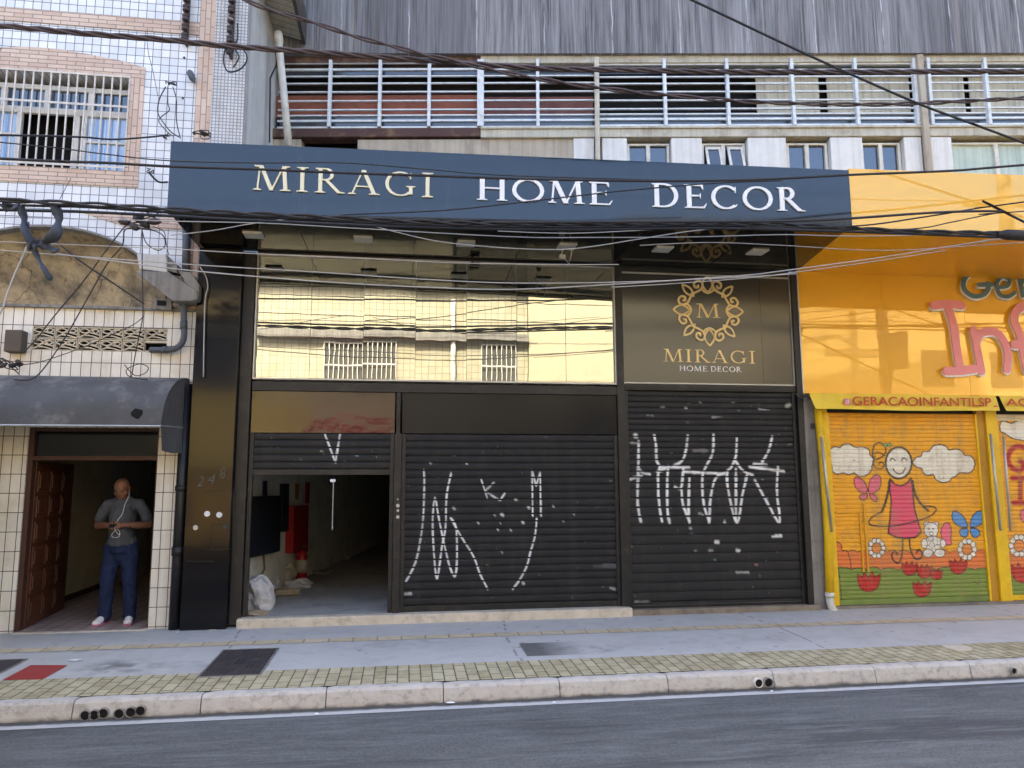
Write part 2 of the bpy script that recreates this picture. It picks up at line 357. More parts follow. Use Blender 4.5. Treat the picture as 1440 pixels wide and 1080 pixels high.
def kerbm(name, a, bb, dark):
    m, nt, b = nodes(name); p = pos(nt)
    col = mixc(nt, noise(nt, p, 5, 8, .7), a, bb)
    col = mixc(nt, mul(nt, ramp(nt, noise(nt, p, 13, 8, .7), .5, .68), .55), col, dark)
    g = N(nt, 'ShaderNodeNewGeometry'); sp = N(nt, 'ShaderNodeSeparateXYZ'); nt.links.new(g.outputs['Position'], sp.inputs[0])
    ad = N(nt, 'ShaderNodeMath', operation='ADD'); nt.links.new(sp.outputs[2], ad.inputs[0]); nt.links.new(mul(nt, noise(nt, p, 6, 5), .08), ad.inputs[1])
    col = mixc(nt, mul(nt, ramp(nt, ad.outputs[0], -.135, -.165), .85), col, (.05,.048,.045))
    finish(nt, b, col, .9, 0, .25, noise(nt, p, 60, 6, .7), .6, .006); return m
m_kerb = kerbm('worn_kerb_concrete', (.40,.37,.33), (.66,.63,.58), (.22,.19,.16))
m_paver = tiles('yellowish_paver', .2, .1, (.42,.37,.23), (.54,.48,.32), (.13,.125,.09), .006, off=.5, rough=.85, plane='xy', vert=True, dirt=(.5,.46,.38), dk=.75, ds=3, spec=.2, oz=.03, ox=.02)
m_tact = tiles('tactile_tile', .25, .25, (.56,.46,.31), (.62,.53,.38), (.33,.28,.21), .008, rough=.8, plane='xy', dirt=(.7,.68,.66), dk=.8, ds=5, spec=.2)
m_threshold = mat('chipped_cream_threshold', (.62,.55,.44), .85, var=.2, dirt=(.2,.17,.14), dk=.6, ds=7, bump=.6, bs=30, dist=.008)
m_gutter = None
def gutter():
    m, nt, b = nodes('gutter_concrete'); p = pos(nt)
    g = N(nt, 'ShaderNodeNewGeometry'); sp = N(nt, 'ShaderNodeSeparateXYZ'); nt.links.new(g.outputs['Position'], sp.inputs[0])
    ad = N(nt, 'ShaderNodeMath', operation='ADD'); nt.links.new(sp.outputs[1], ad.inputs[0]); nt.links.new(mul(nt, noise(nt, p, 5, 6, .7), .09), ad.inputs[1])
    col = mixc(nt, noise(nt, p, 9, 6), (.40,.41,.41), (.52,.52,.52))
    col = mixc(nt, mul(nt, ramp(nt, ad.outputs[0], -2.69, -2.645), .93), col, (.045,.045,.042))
    finish(nt, b, col, .85, 0, .3, noise(nt, p, 60, 4), .3, .004); return m
m_gutter = gutter()
def pavem():
    m, nt, b = nodes('pavement_concrete'); p = pos(nt); at = N(nt, 'ShaderNodeAttribute', attribute_name='paint')
    col = mixc(nt, noise(nt, p, 1.3, 8, .65), (.44,.435,.42), (.58,.57,.55))
    col = mixc(nt, mul(nt, ramp(nt, noise(nt, p, 5, 8, .7), .5, .75), .4), col, (.28,.275,.27))
    col = mixc(nt, 1.0, col, at.outputs[0], 'MULTIPLY')
    finish(nt, b, col, .8, 0, .3, noise(nt, p, 70, 5), .35, .004); return m
m_pave = pavem()
m_skin = mat('brown_skin', (.20,.088,.048), .45, var=.1, vs=20, bump=.1)
m_shirt = mat('charcoal_cotton', (.075,.078,.086), .85, var=.15, vs=12, bump=.5, bs=14, dist=.02)
m_navy = mat('navy_trousers', (.009,.018,.06), .8, var=.2, vs=10, bump=.6, bs=11, dist=.03)
m_shoe = mat('white_sneaker', (.85,.82,.83), .6)
m_pinks = mat('pink_sole', (.55,.2,.28), .6)
m_black = mat('black_plastic', (.012,.012,.013), .35, bump=0)
m_whitep = mat('white_plastic', (.75,.75,.75), .4, bump=0)

# ================================================================== SETTING
def struct(name, g, m, **k): return tag(g.build(name, m, **k), kind='structure')
XL, XR = -30, 40
g = G(); g.add([(-400,-400,-.26),(400,-400,-.26),(400,400,-.26),(-400,400,-.26)], [(0,1,2,3)]); struct('ground', g, m_asph)
g = G(); g.add([(XL,-8.3,-.2),(XR,-8.3,-.2),(XR,-2.8,-.2),(XL,-2.8,-.2)], [(0,1,2,3)]); struct('road', g, m_asph)
g = G(); g.add([(XL,-2.8,-.197),(XR,-2.8,-.197),(XR,-2.55,-.197),(XL,-2.55,-.197)], [(0,1,2,3)]); struct('gutter', g, m_gutter)
# kerb: concrete stones about a metre long
def kerb_mesh():
    gk = G(); x = -13.2
    prof = [(-2.482,-.26),(-2.482,-.062),(-2.555,-.058),(-2.585,-.064),(-2.602,-.082),(-2.612,-.12),(-2.622,-.17),(-2.628,-.26)]
    while x < 22:
        L = .97+random.uniform(-.03,.03); dy = random.uniform(-.004,.004); dz = random.uniform(-.004,.003); n = 14; vs = []
        for i in range(n+1):
            xx = x+.004+(L-.008)*i/n; e = .006 if i in (0, n) else 0
            for j, (y, z) in enumerate(prof):
                k = random.uniform(-.003,.003) if 0 < j < 7 else 0
                vs.append((xx, y+dy+k+(e if j > 2 else 0), z+dz+k*.7-(e if 0 < j < 4 else 0)))
        m = len(prof)
        fs = [(i*m+j, (i+1)*m+j, (i+1)*m+j+1, i*m+j+1) for i in range(n) for j in range(m-1)]+[tuple(range(m)), tuple(range(n*m+m-1, n*m-1, -1))]
        gk.add(vs, fs); x += L
    return gk
random.seed(11)
struct('kerb', kerb_mesh(), m_kerb, smooth=False)
# pavement as a painted sheet so that its worn marks can be laid in
def grid_sheet(name, X, Y, zf, m, paint=None):
    XX, YY = np.meshgrid(X, Y); ZZ = zf(XX, YY); nx, ny = len(X), len(Y)
    v = np.stack([XX.ravel(), YY.ravel(), ZZ.ravel()], 1); i = np.arange(nx*ny).reshape(ny, nx)
    f = np.stack([i[:-1,:-1].ravel(), i[:-1,1:].ravel(), i[1:,1:].ravel(), i[1:,:-1].ravel()], 1)
    me = bpy.data.meshes.new(name); me.from_pydata(v.tolist(), [], f.tolist()); me.materials.append(m)
    o = bpy.data.objects.new(name, me); COL.objects.link(o)
    if paint is not None:
        a = me.color_attributes.new('paint', 'FLOAT_COLOR', 'POINT'); c = np.ones((len(v), 4)); c[:, :3] = paint(XX.ravel(), YY.ravel()); a.data.foreach_set('color', c.ravel())
    return o
def vnoise(x, y, s, seed=0):
    r = np.random.RandomState(seed); T = r.rand(64, 64); x = x*s; y = y*s; xi = np.floor(x).astype(int); yi = np.floor(y).astype(int); fx = x-xi; fy = y-yi
    fx = fx*fx*(3-2*fx); fy = fy*fy*(3-2*fy); g = lambda a, b: T[a % 64, b % 64]
    return (g(xi,yi)*(1-fx)+g(xi+1,yi)*fx)*(1-fy)+(g(xi,yi+1)*(1-fx)+g(xi+1,yi+1)*fx)*fy
def fbm(x, y, s, seed=0): return sum(vnoise(x, y, s*2**k, seed+k)/2**(k+1) for k in range(4))/.94
joints = [gs(p, q).x for p, q in ((-200, 930), (330, 900), (720, 900), (1130, 900), (1500, 880))]
def pav_paint(X, Y):
    c = np.ones((len(X), 3)); n = fbm(X, Y, 9, 3)
    for j in joints:
        d = np.abs(X-(j+.05*np.sin(Y*2+j))); c *= np.where(d < .006, .45, 1)[:, None]
    def blot(px, py, rx, ry, k, col=(1,1,1)):
        p = gs(px, py); d = ((X-p.x)/rx)**2+((Y-p.y)/ry)**2; a = np.clip((1-d)*1.1, 0, 1)*np.clip(n*2.2-.7, 0, 1)*k
        for i in range(3): c[:, i] *= 1-a*(1-.0*col[i])
    blot(166, 937, .42, .3, .6); blot(110, 915, .5, .12, .3); blot(830, 913, .4, .2, .5); blot(560, 905, .9, .3, .2); blot(250, 940, .9, .35, .25); blot(1000, 900, 1.5, .3, .15)
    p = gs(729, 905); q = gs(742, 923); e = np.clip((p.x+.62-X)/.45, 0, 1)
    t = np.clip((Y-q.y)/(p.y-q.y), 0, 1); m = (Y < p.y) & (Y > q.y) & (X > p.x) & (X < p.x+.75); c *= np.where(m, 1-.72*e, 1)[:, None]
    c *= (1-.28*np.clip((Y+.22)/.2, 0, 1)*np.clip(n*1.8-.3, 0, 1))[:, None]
    # dark gum spots
    r = np.random.RandomState(4)
    for k in range(70):
        x0, y0, rr = r.uniform(-5, 9), r.uniform(-1.9, -.1), r.uniform(.012, .026); c *= np.where((X-x0)**2+((Y-y0)*1.0)**2 < rr*rr, .6, 1)[:, None]
    return c
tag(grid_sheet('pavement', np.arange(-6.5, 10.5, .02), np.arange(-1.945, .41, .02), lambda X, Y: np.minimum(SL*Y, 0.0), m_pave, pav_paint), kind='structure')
g = G(); g.xprism([(.4,-.26),(.4,-.02),(-1.93,-.062),(-2.483,-.072),(-2.483,-.26)], XL, XR); struct('pavement_bed', g, m_pave)
g = G(); g.add([(-14,-2.481,SL*-2.481+.002),(20,-2.481,SL*-2.481+.002),(20,-1.935,SL*-1.935+.003),(-14,-1.935,SL*-1.935+.003)], [(0,1,2,3)]); struct('paver_strip', g, m_paver)
g = G(); g.add([(-14,-.93,SL*-.93+.004),(20,-.93,SL*-.93+.004),(20,-.76,SL*-.76+.004),(-14,-.76,SL*-.76+.004)], [(0,1,2,3)]); struct('tactile_strip', g, m_tact)
g = G(); q = [gs(*p) for p in ((3,957),(43,936),(95,936),(60,956))]; g.add([(v.x, v.y, v.z+.005) for v in q], [(0,1,2,3)])
struct('red_pavement_marking', g, mat('worn_red_paint', (.36,.045,.04), .75, dirt=(.25,.1,.09), dk=.6, ds=12))
# the far kerb and pavement the photographer stands at
g = G(); g.xprism([(-8.3,-.26),(-8.3,-.06),(-8.42,-.05),(-12.62,-.03),(-12.62,-.26)], XL, XR); struct('far_pavement', g, m_pave)

# covers set in the pavement
def cover(px4, label, name, cat, marks=True):
    q = [gs(*p) for p in px4]; c = sum(q, Vector())/4; t = thing(name, label, cat, tuple(c))
    x0, x1 = (q[0].x+q[1].x)/2, (q[2].x+q[3].x)/2; y0, y1 = (q[0].y+q[3].y)/2, (q[1].y+q[2].y)/2
    g = G(); z = lambda y: SL*y
    def slab(a, b, c_, d, h0, h1): return g.add([(a,c_,z(c_)+h0),(b,c_,z(c_)+h0),(b,d,z(d)+h0),(a,d,z(d)+h0),(a,c_,z(c_)+h1),(b,c_,z(c_)+h1),(b,d,z(d)+h1),(a,d,z(d)+h1)], [(0,1,5,4),(1,2,6,5),(2,3,7,6),(3,0,4,7),(4,5,6,7),(3,2,1,0)])
    slab(x0, x1, y0, y1, -.02, .006); g.build('lid', m_steel, t)
    g = G()
    for a, b, c_, d in ((x0-.015,x1+.015,y0-.015,y0),(x0-.015,x1+.015,y1,y1+.015),(x0-.015,x0,y0,y1),(x1,x1+.015,y0,y1)): slab(a, b, c_, d, -.02, .010)
    g.build('rim', m_conc, t)
    if marks:
        g = G()
        for i in range(11):
            for j in range(11):
                a = x0+.03+(x1-x0-.06)*i/10; b = y0+.04+(y1-y0-.08)*j/10
                if abs(i-5) < 2 and abs(j-5) < 3: continue
                slab(a-.011, a+.011, b-.02, b+.02, .0058, .0105)
        for k in (-.03, 0, .03): slab((x0+x1)/2+k-.005, (x0+x1)/2+k+.005, (y0+y1)/2-.09, (y0+y1)/2+.09, .0058, .014)
        g.build('tread', m_steel, t)
    return t
cover(((283,952),(313,915),(385,913),(370,950)), 'square dark iron utility cover in the pavement in front of the black pillar', 'utility_cover', 'manhole cover')
cover(((-60,948),(-35,930),(30,929),(5,947)), 'grey utility cover cut by the left edge beside the red painted square', 'utility_cover', 'manhole cover', False)
q = gs(1346, 911); g = G(); g.tube([(q.x,q.y,q.z),(q.x,q.y,q.z+.008)], .13, 20); tag(g.build('round_cover', m_threshold), 'small round concrete lid in the yellowish pavers near the right end of the kerb', 'cover')
# drain pipes through the kerb
def drain(px, py, r, label, group, white=False, wrap=False):
    p = wy(px, py, -2.625); t = thing('drain_pipe', label, 'drain pipe', tuple(p), group)
    g = G(); n = 18; vs = []
    for rr, y in ((r, -2.58), (r, -2.646), (r*.82, -2.646), (r*.82, -2.60)):
        for k in range(n): a = 2*math.pi*k/n; vs.append((p.x+rr*math.cos(a), y, p.z+rr*math.sin(a)))
    g.add(vs, [(j*n+k, j*n+(k+1)%n, (j+1)*n+(k+1)%n, (j+1)*n+k) for j in range(3) for k in range(n)])
    g.build('pipe_wall', m_pvc if white else m_conc, t, smooth=True)
    g = G(); g.tube([(p.x,-2.6,p.z),(p.x,-2.637,p.z)], r*.82, n); g.build('bore_shade_disc', m_dark, t)  # flat black disc stands in for the shade inside the pipe
gl6 = ['first', 'second', 'third', 'fourth', 'fifth', 'sixth']
for k, (px, py) in enumerate(((120.7,1005.5),(133.5,1005),(146.2,1002.5),(168.3,1003),(184.4,1001),(198.4,999))):
    drain(px, py, .041, f'{gl6[k]} from the left of six round drain pipe mouths in the kerb face', 'drain pipes in the kerb left of the iron cover')
drain(1066, 960, .041, 'left pipe mouth of the drain pair in the kerb, with a pale rim', 'pair of drain pipes in the kerb', True)
drain(1079.5, 959.5, .043, 'right pipe mouth of the drain pair in the kerb', 'pair of drain pipes in the kerb')
drain(1424, 943, .03, 'lone small drain hole in the kerb by the right edge', 'drain pipes in the kerb')
for (px, py), s in zip(((634,989),(779,989),(445,1005),(1085,973),(250,890),(105,929)), (.05,.02,.03,.02,.03,.08)):
    p = gz(px, py, -.19) if py > 960 else gs(px, py); g = G()
    n = 7; g.add([(p.x+s*math.cos(k*.9)*random.uniform(.6,1), p.y+s*.6*math.sin(k*.9)*random.uniform(.6,1), p.z+.006) for k in range(n)]+[(p.x, p.y, p.z+.018)], [(k, (k+1)%n, n) for k in range(n)])
    lab = {634:'white scrap of litter lying in the gutter below the middle shutter',779:'small white scrap lying on the asphalt below the middle shutter',445:'pale scrap lying in the gutter below the open shutter',1085:'pale scrap in the gutter under the pair of drain pipes',250:'tiny pale scrap on the pavement at the foot of the black pillar',105:'white scrap of paper on the pavement right of the red square'}[px]
    tag(g.build('litter_scrap', m_whitep), lab, 'litter')

# ================================================================== TILED BUILDING (left)
tb = thing('tiled_building', 'tall white tiled building with salmon brick trim, arched niche and open doorway at the left', 'building', (-4.5,0,0))
DX0, DX1, DZ = -4.19, -2.80, 2.24
TL = -9.0
g = G(); g.box(TL, DX0, 0, .28, -.05, DZ); g.build('wall', m_tile_c, tb)
g = G(); g.box(DX1, -2.575, 0, .28, -.06, DZ); g.build('wall', m_tile_c, tb)
VB = (F0.px(46,459)[0], F0.px(236,459)[0], F0.px(140,494)[1], F0.px(140,460)[1])
vx0, vx1, vz0, vz1 = VB
g = G(); g.box(TL, -2.45, 0, .28, DZ, vz0); g.box(TL, vx0, 0, .28, vz0, vz1); g.box(vx1, -2.45, 0, .28, vz0, vz1); g.box(TL, -2.45, 0, .28, vz1, 3.64); g.build('wall', m_tile_c, tb)
# upper wall with the arch opening cut out of it and a window hole
wx1 = F0.px(180,170)[0]; wz0 = F0.px(172,241)[1]; wz1 = F0.px(172,110)[1]; wx0 = wx1-2.35
ax, ra, rb, az = F0.px(70,320)[0], 1.36, F0.px(75,317)[1]-3.65, 3.65
xs = [ax-ra+2*ra*i/48 for i in range(49)]; arcz = lambda x: az+rb*math.sqrt(max(0, 1-((x-ax)/ra)**2))
g = G(); ZT = az+rb+.02
for a, b in zip(xs[:-1], xs[1:]): g.prism([(a, arcz(a)), (b, arcz(b)), (b, ZT), (a, ZT)], 0, .28)
g.box(TL, ax-ra, 0, .28, 3.64, ZT); g.box(ax+ra, -2.60, 0, .28, 3.64, ZT)
g.box(TL, -2.60, 0, .28, ZT, wz0); g.box(TL, wx0, 0, .28, wz0, wz1); g.box(wx1, -2.60, 0, .28, wz0, wz1); g.box(TL, -2.60, 0, .28, wz1, 13)
g.build('wall', m_tile_w, tb)
g = G(); g.prism([(x, arcz(x)-.002) for x in xs]+[(x, arcz(x)-.028) for x in xs[::-1]], -.03, .1); g.build('arch_rim', m_conc, tb)
g = G(); vs = []; nu, nv = 40, 12
for j in range(nv+1):
    th = math.pi/2*j/nv
    for i in range(nu+1):
        ph = math.pi*i/nu; vs.append((ax+ra*math.cos(ph)*math.cos(th)*.992, .03+.62*math.sin(th), az+rb*math.sin(ph)*math.cos(th)*.985))
g.add(vs, [(j*(nu+1)+i, j*(nu+1)+i+1, (j+1)*(nu+1)+i+1, (j+1)*(nu+1)+i) for j in range(nv) for i in range(nu)]); g.build('arch_niche', m_arch, tb, smooth=True)
g = G(); g.box(ax-ra-.2, -2.46, -.05, .62, 3.615, 3.648); g.build('ledge', m_conc, tb, bevel=.006)
# corner strip of brick, mosaic column, side wall
g = G(); g.box(-2.6, -2.415, -.012, .28, 3.64, 13); g.build('brick_strip', m_brick_v, tb)
g = G(); g.box(-2.413, -2.03, -.02, .2, 4.42, 13); g.build('mosaic_column', m_mosaic, tb)
g = G(); g.box(-2.22, -2.032, .2, 12, 4.4, 13); g.build('side_wall', m_white_wall, tb)
g = G(); g.box(TL, -2.24, .7, 12, 4.6, 13.4); g.box(TL, -4.6, .7, 12, 0, 4.6); g.build('rear_block', m_white_wall, tb)
# horizontal brick bands
b0 = F0.px(150,20)[1]; b1 = F0.px(150,38)[1]
g = G(); g.box(TL, -2.6, -.012, .0, F0.px(200,44)[1], F0.px(200,26)[1]); g.build('brick_band', m_brick_h, tb)
g = G(); zz1, zz0 = F0.px(230,307)[1], F0.px(230,322)[1]; g.prism([(F0.px(118,300)[0], zz1+.02),(-2.6, zz1),(-2.6, zz0),(F0.px(180,330)[0], zz0)], -.014, 0); g.build('brick_band', m_brick_h, tb)
# window surround
zo = lambda x, y: F0.px(x/4.91, 60+y/4.91)
g = G(); outer = [zo(-400,175), zo(-250,90), zo(-100,50), zo(60,36), zo(200,33), zo(420,50), zo(620,85), zo(820,125), zo(997,175)]
ob = zo(940,1000)[1]; sx = zo(985,500)[0]
g.prism([(wx1, wz1), (sx, wz1), (sx, outer[-1][1])]+outer[::-1]+[(wx0-.2, wz1)], -.018, 0)
g.box(wx0-.2, sx, -.018, 0, ob, wz0); g.build('window_surround', m_brick_h, tb)
g = G(); g.box(wx1, sx, -.0185, 0, wz0, wz1); g.build('window_surround', m_brick_v, tb)
# window
wf = thing('barred_window', 'white framed window with vertical security bars and blue curtain in the brick surround', 'window', (wx1-.6, .1, wz0))
WZ = F0.px(100,151)[1]; g = G(); y = .10
vz = lambda k: F0.px(k/4.91, 150, .1)[0]
fr = []
for xa in (20, 322, 625): fr.append(vz(xa))
g.box(wx0, wx1, y, y+.05, wz1-.16, wz1-.1); g.box(wx0, wx1, y, y+.05, WZ-.05, WZ+.03); g.box(wx0, wx1, y, y+.05, wz0, wz0+.04); g.box(wx1-.05, wx1, y, y+.05, wz0+.04, wz1-.1)
for c in fr: g.box(c-.035, c+.035, y+.001, y+.049, WZ+.03, wz1-.16)
for a in (140, 540, 590): g.box(vz(a)-.03, vz(a)+.03, y+.001, y+.049, wz0+.04, WZ-.05)
g.box(vz(590), wx1-.05, y+.01, y+.03, (wz0+WZ)/2, (wz0+WZ)/2+.03); g.box(wx0, vz(140), y+.01, y+.03, (wz0+WZ)/2+.05, (wz0+WZ)/2+.075)
g.build('frame', m_pvc, wf, bevel=.004)
g = G(); g.box(wx0, wx1-.05, y+.03, y+.034, WZ+.03, wz1-.16); g.build('pane', m_pane, wf)
g = G(); g.box(vz(590), wx1-.05, y+.035, y+.039, wz0+.04, WZ-.05); g.box(wx0, vz(140), y+.035, y+.039, wz0+.04, WZ-.05)
m_cpane = glossmirror('clear_curtained_glass', (.25,.36,.52), (.9,.95,1), .12, .02); 
pn = g.build('pane', m_cpane, wf)
nt = m_cpane.node_tree; bb = nt.nodes['Principled BSDF']; wv = noise(nt, pos(nt, 30, 1, .3), 1, 3); nt.links.new(mixc(nt, ramp(nt, wv, .35, .65), (.10,.19,.36), (.42,.52,.66)), bb.inputs['Base Color'])
g = G(); g.box(wx0-.1, wx1+.1, .45, .5, wz0-.1, wz1+.1); g.build('room_shade', m_dark, wf)
g = G(); nb = 24; off = (wx1-wx0)/nb
for i in range(nb+1): g.box(wx0+off*i-.008, wx0+off*i+.008, -.035, -.02, wz0-.01, wz1+.02)
g.box(wx0, wx1, -.04, -.034, wz0+.02, wz0+.045); g.box(wx0, wx1, -.04, -.034, WZ+.02, WZ+.045); g.box(wx0, wx1, -.04, -.034, wz1-.01, wz1+.012)
g.build('grille', mat('cream_bar_paint', (.62,.58,.52), .5, dirt=(.25,.18,.12), dk=.5, ds=12), wf)
# breeze blocks: 6 x 2
bw, bh = (vx1-vx0)/6, (vz1-vz0)/2
def breeze(i, j, par):
    x0 = vx0+bw*i; z0 = vz0+bh*j; g = G(); e = .012
    g.box(x0+.004, x0+bw-.004, .0, .06, z0+bh-e-.004, z0+bh-.004); g.box(x0+.004, x0+bw-.004, 0, .06, z0+.004, z0+e); g.box(x0+.004, x0+e, .001, .059, z0+e, z0+bh-e); g.box(x0+bw-e, x0+bw-.004, .001, .059, z0+e, z0+bh-e)
    L = lambda pts, k: g.ribbon(spline([(x0+a*bw, z0+b*bh) for a, b in pts], 6), .013, .006, .05, k)
    L([(.06,.15),(.35,.42),(.6,.8),(.9,.92)], 0); L([(.3,.3),(.55,.28),(.9,.1)], 1); L([(.5,.55),(.72,.45),(.94,.35)], 2); L([(.08,.75),(.3,.85),(.5,.62),(.3,.5),(.1,.6),(.08,.75)], 3); L([(.62,.7),(.75,.8),(.9,.7),(.8,.5),(.66,.55),(.62,.7)], 4)
    return g.build('breeze_block', m_cream_bl, par)
m_cream_bl = mat('cream_ceramic_block', (.60,.52,.38), .7, dirt=(.2,.16,.11), dk=.5, ds=7)
for j in range(2):
    for i in range(6):
        if (i, j) != (5, 0): breeze(i, j, tb)
g = G(); x0 = vx0+bw*5; g.box(x0+.004, x0+bw-.002, 0, .06, vz0+bh-.03, vz0+bh-.004); g.box(x0+.004, x0+bw-.002, 0, .06, vz0+.002, vz0+.02); g.build('broken_breeze_block', m_cream_bl, tb)
g = G(); g.box(vx0-.05, vx1+.05, .2, .26, vz0-.05, vz1+.05); g.build('vent_void', m_dark, tb)
# white box, concrete gutter spout
g = G(); g.pprism([(192,357),(234,357),(235,383),(196,378)], -.2, 0); g.build('white_box', m_white_wall, tb, bevel=.008)
sp = thing('concrete_spout', 'stained concrete rain spout sticking out between the arch and the black pillar', 'rain spout', (-2.7,0,3.7))
g = G(); g.pprism([(190,381),(236,382),(277,409),(278,421),(268,423),(243,423),(196,388)], -.28, 0); g.build('trough', m_conc, sp, bevel=.01)
g = G(); g.pprism([(234,358),(249,372),(249,384),(234,380)], -.16, 0); g.pprism([(251,381),(268,383),(280,400),(279,419),(272,414)], -.26, -.02); g.build('side_plate', m_conc, sp)
g = G(); g.pprism([(216,419),(241,421),(241,436),(216,434)], -.1, 0); g.box(-2.7, -2.62, -.102, -.1, 3.66, 3.70); g.build('bracket_block', m_conc, sp, bevel=.006)
g = G(); g.pprism([(222,423),(235,424),(235,431),(222,430)], -.075, -.05); g.v = [(a, b-.03, c) for a, b, c in g.v]; g.build('opening', m_dark, sp)  # dark block proud of the bracket; colour stands in for the opening's shade
def pipe(name, pts, r, m, label, cat='pipe', collars=(), seg=12, group=None):
    t = thing(name, label, cat, tuple(pts[0]), group)
    g = G(); g.tube(pts, r, seg); g.build('pipe_run', m, t, smooth=True)
    if collars:
        for a, b in collars: g = G(); g.tube([a, b], r*1.18, seg); g.build('collar', m, t, smooth=True)
    return t
P3 = lambda px, py, y: (F0.px(px, py, y)[0], y, F0.px(px, py, y)[1])
m_greypipe = mat('dark_grey_pvc', (.075,.085,.10), .5)
pipe('rain_pipe', [P3(262,318,-.07), P3(262,350,-.07), P3(261,392,-.07)], .045, m_greypipe, 'dark blue rain pipe running from under the canopy corner down to the concrete spout', 'pipe')
a = [P3(258.5,420,-.1), P3(258.5,455,-.1), P3(259,470,-.1), P3(256,482,-.1), P3(249,489,-.1), P3(238,492,-.1), P3(212,492,-.02)]
pipe('rain_pipe', spline(a, 4), .036, m_greypipe, 'dark elbow pipe bending from the spout into the broken breeze block', 'pipe', [(P3(258.5,452,-.1), P3(258.5,463,-.1)), (P3(236,492,-.092), P3(229,492,-.075))])

# awning over the doorway
aw = thing('door_awning', 'dusty grey curved vinyl awning over the open doorway, dark patch for a torn hole near its right end', 'awning', (-3.8,-.3,2.5))
xr = -2.5; prof = []
yb, zb = -.62, F0.px(120,598,-.62)[1]
for k in range(13):
    t = k/12*math.pi/2; prof.append((.0+yb*math.sin(t)**1.0, zb+.09+(2.82-zb-.09)*math.cos(t)**.85))
prof.append((yb-.004, zb))
g = G(); vs = []; xsn = [-6.6+(xr+.02+6.6)*i/60 for i in range(61)]
xr2 = F0.px(226,598,yb)[0]
for i in range(61):
    fx = i/60
    for j, (y, z) in enumerate(prof):
        xe = xr*(1-j/13)+xr2*(j/13) if True else xr
        x = -6.6+(xe+6.6)*fx; sag = .012*math.sin(x*5+j*.3)+.01*math.sin(x*11+1)
        vs.append((x, y+sag*math.sin(math.pi*min(1,j/13)), z))
n = len(prof); g.add(vs, [(i*n+j, (i+1)*n+j, (i+1)*n+j+1, i*n+j+1) for i in range(60) for j in range(n-1)]); g.build('canvas', m_awning, aw, smooth=True)
g = G(); ze = F0.px(240,636,-.4)[1]; xe = lambda y: xr+(xr2-xr)*(y/yb)
pts = [(xe(y)+.003, y, z) for y, z in prof]+[(xr2+.02, yb+.02, ze+.01), (xr2+.05, yb*.6, ze-.01), (xr, -.12, ze), (xr, -.03, ze+.25)]
g.add(pts, [tuple(range(len(pts)))]); o = g.build('end_panel', mat('darker_awning_vinyl', (.085,.085,.088), .6, var=.25, dirt=(.14,.14,.135), dk=.5, bump=.6, bs=5, dist=.03), aw)
g = G(); g.tube([(-6.6,yb-.002,zb-.004),(xr2,yb-.002,zb-.004)], .011); g.tube([(xr2,yb,zb),(xr,-.02,zb+.02)], .011); g.build('hem_rod', m_alu, aw)
hx = [F0.px(a, b, yb*.9) for a, b in ((187,581),(193,575),(202,577),(203,582),(197,590),(188,586))]
g = G(); g.prism(hx, yb*.985-.012, yb*.95); g.build('hole_shade_patch', m_dark, aw)  # dark patch on the canvas; colour stands in for the hole's shade
# doorway: frame, transom, leaf, corridor
m_frame = mat('dark_brown_frame', (.07,.028,.018), .45)
m_dpane = glossmirror('dim_transom_glass', (.008,.008,.008), (1,1,1), .02, .01); m_dpane.node_tree.nodes['Principled BSDF'].inputs['Specular IOR Level'].default_value = .15
en = thing('doorway', 'dark brown door frame of the open doorway with a glass transom, behind the standing man', 'doorway', (-3.5,.1,0))
g = G(); g.box(DX0, DX0+.055, .02, .14, 0, DZ); g.box(DX1-.02, DX1+.0, .02, .14, 0, DZ); g.box(DX0+.055, DX1-.02, .02, .14, 1.87, 1.92); g.box(DX0+.055, DX1-.02, .021, .139, DZ-.04, DZ); g.build('frame', m_frame, en, bevel=.004)
g = G(); g.box(DX0+.055, DX1-.02, .07, .075, 1.92, DZ-.04); g.build('transom_pane', m_dpane, en)
lf = gz(90, 858, .0); hx_, hy_ = DX0+.06, .12; ang = math.atan2(lf.y-hy_, lf.x-hx_); FL = Frame((hx_, hy_, 0), ang); Lw = math.hypot(lf.x-hx_, lf.y-hy_)
dl = thing('door_leaf', 'dark varnished panelled wooden door standing open into the corridor', 'door', (hx_, hy_, 0))
g = G(FL); g.box(0, Lw, 0, .04, .02, 1.86); g.build('leaf', m_wood, dl, bevel=.004)
g = G(FL)
cols, rows = 3, 6
for i in range(cols):
    for j in range(rows):
        a = .06+(Lw-.12)*i/cols; b = a+(Lw-.12)/cols-.035; c = .1+1.7*j/rows; d = c+1.7/rows-.05
        g.box(a, b, -.014, 0.002, c, d); g.box(a+.03, b-.03, -.024, -.012, c+.04, d-.04)
g.build('raised_panel', m_wood, dl, bevel=.006)
# corridor shell
c0 = gz(89, 848, .0); c1 = gz(207, 803, .0)
cor = thing('corridor', 'cream walled corridor with diamond floor tiles inside the open doorway', 'corridor', (-3.5,1,0))
g = G(); g.add([(-4.9,.0,.0),(-2.5,.0,.0),(-2.3,5.5,.0),(-4.9,5.5,.0)], [(0,1,2,3)]); g.v = [(a,b,c+.012) for a,b,c in g.v]; g.build('floor', m_corrfloor, cor)
g = G(); g.box(DX0+.02, DX1, -.09, .02, -.04, .008); tag(g.build('step', m_threshold, cor, bevel=.008))
kk = (c1.y-c0.y)/(c1.x-c0.x); xa = -4.3; ya = c0.y+(xa-c0.x)*kk; yd = c0.y+(-3.35-c0.x)*kk if False else None
FWc = Frame((xa, ya, 0), math.atan2(c1.y-c0.y, c1.x-c0.x))
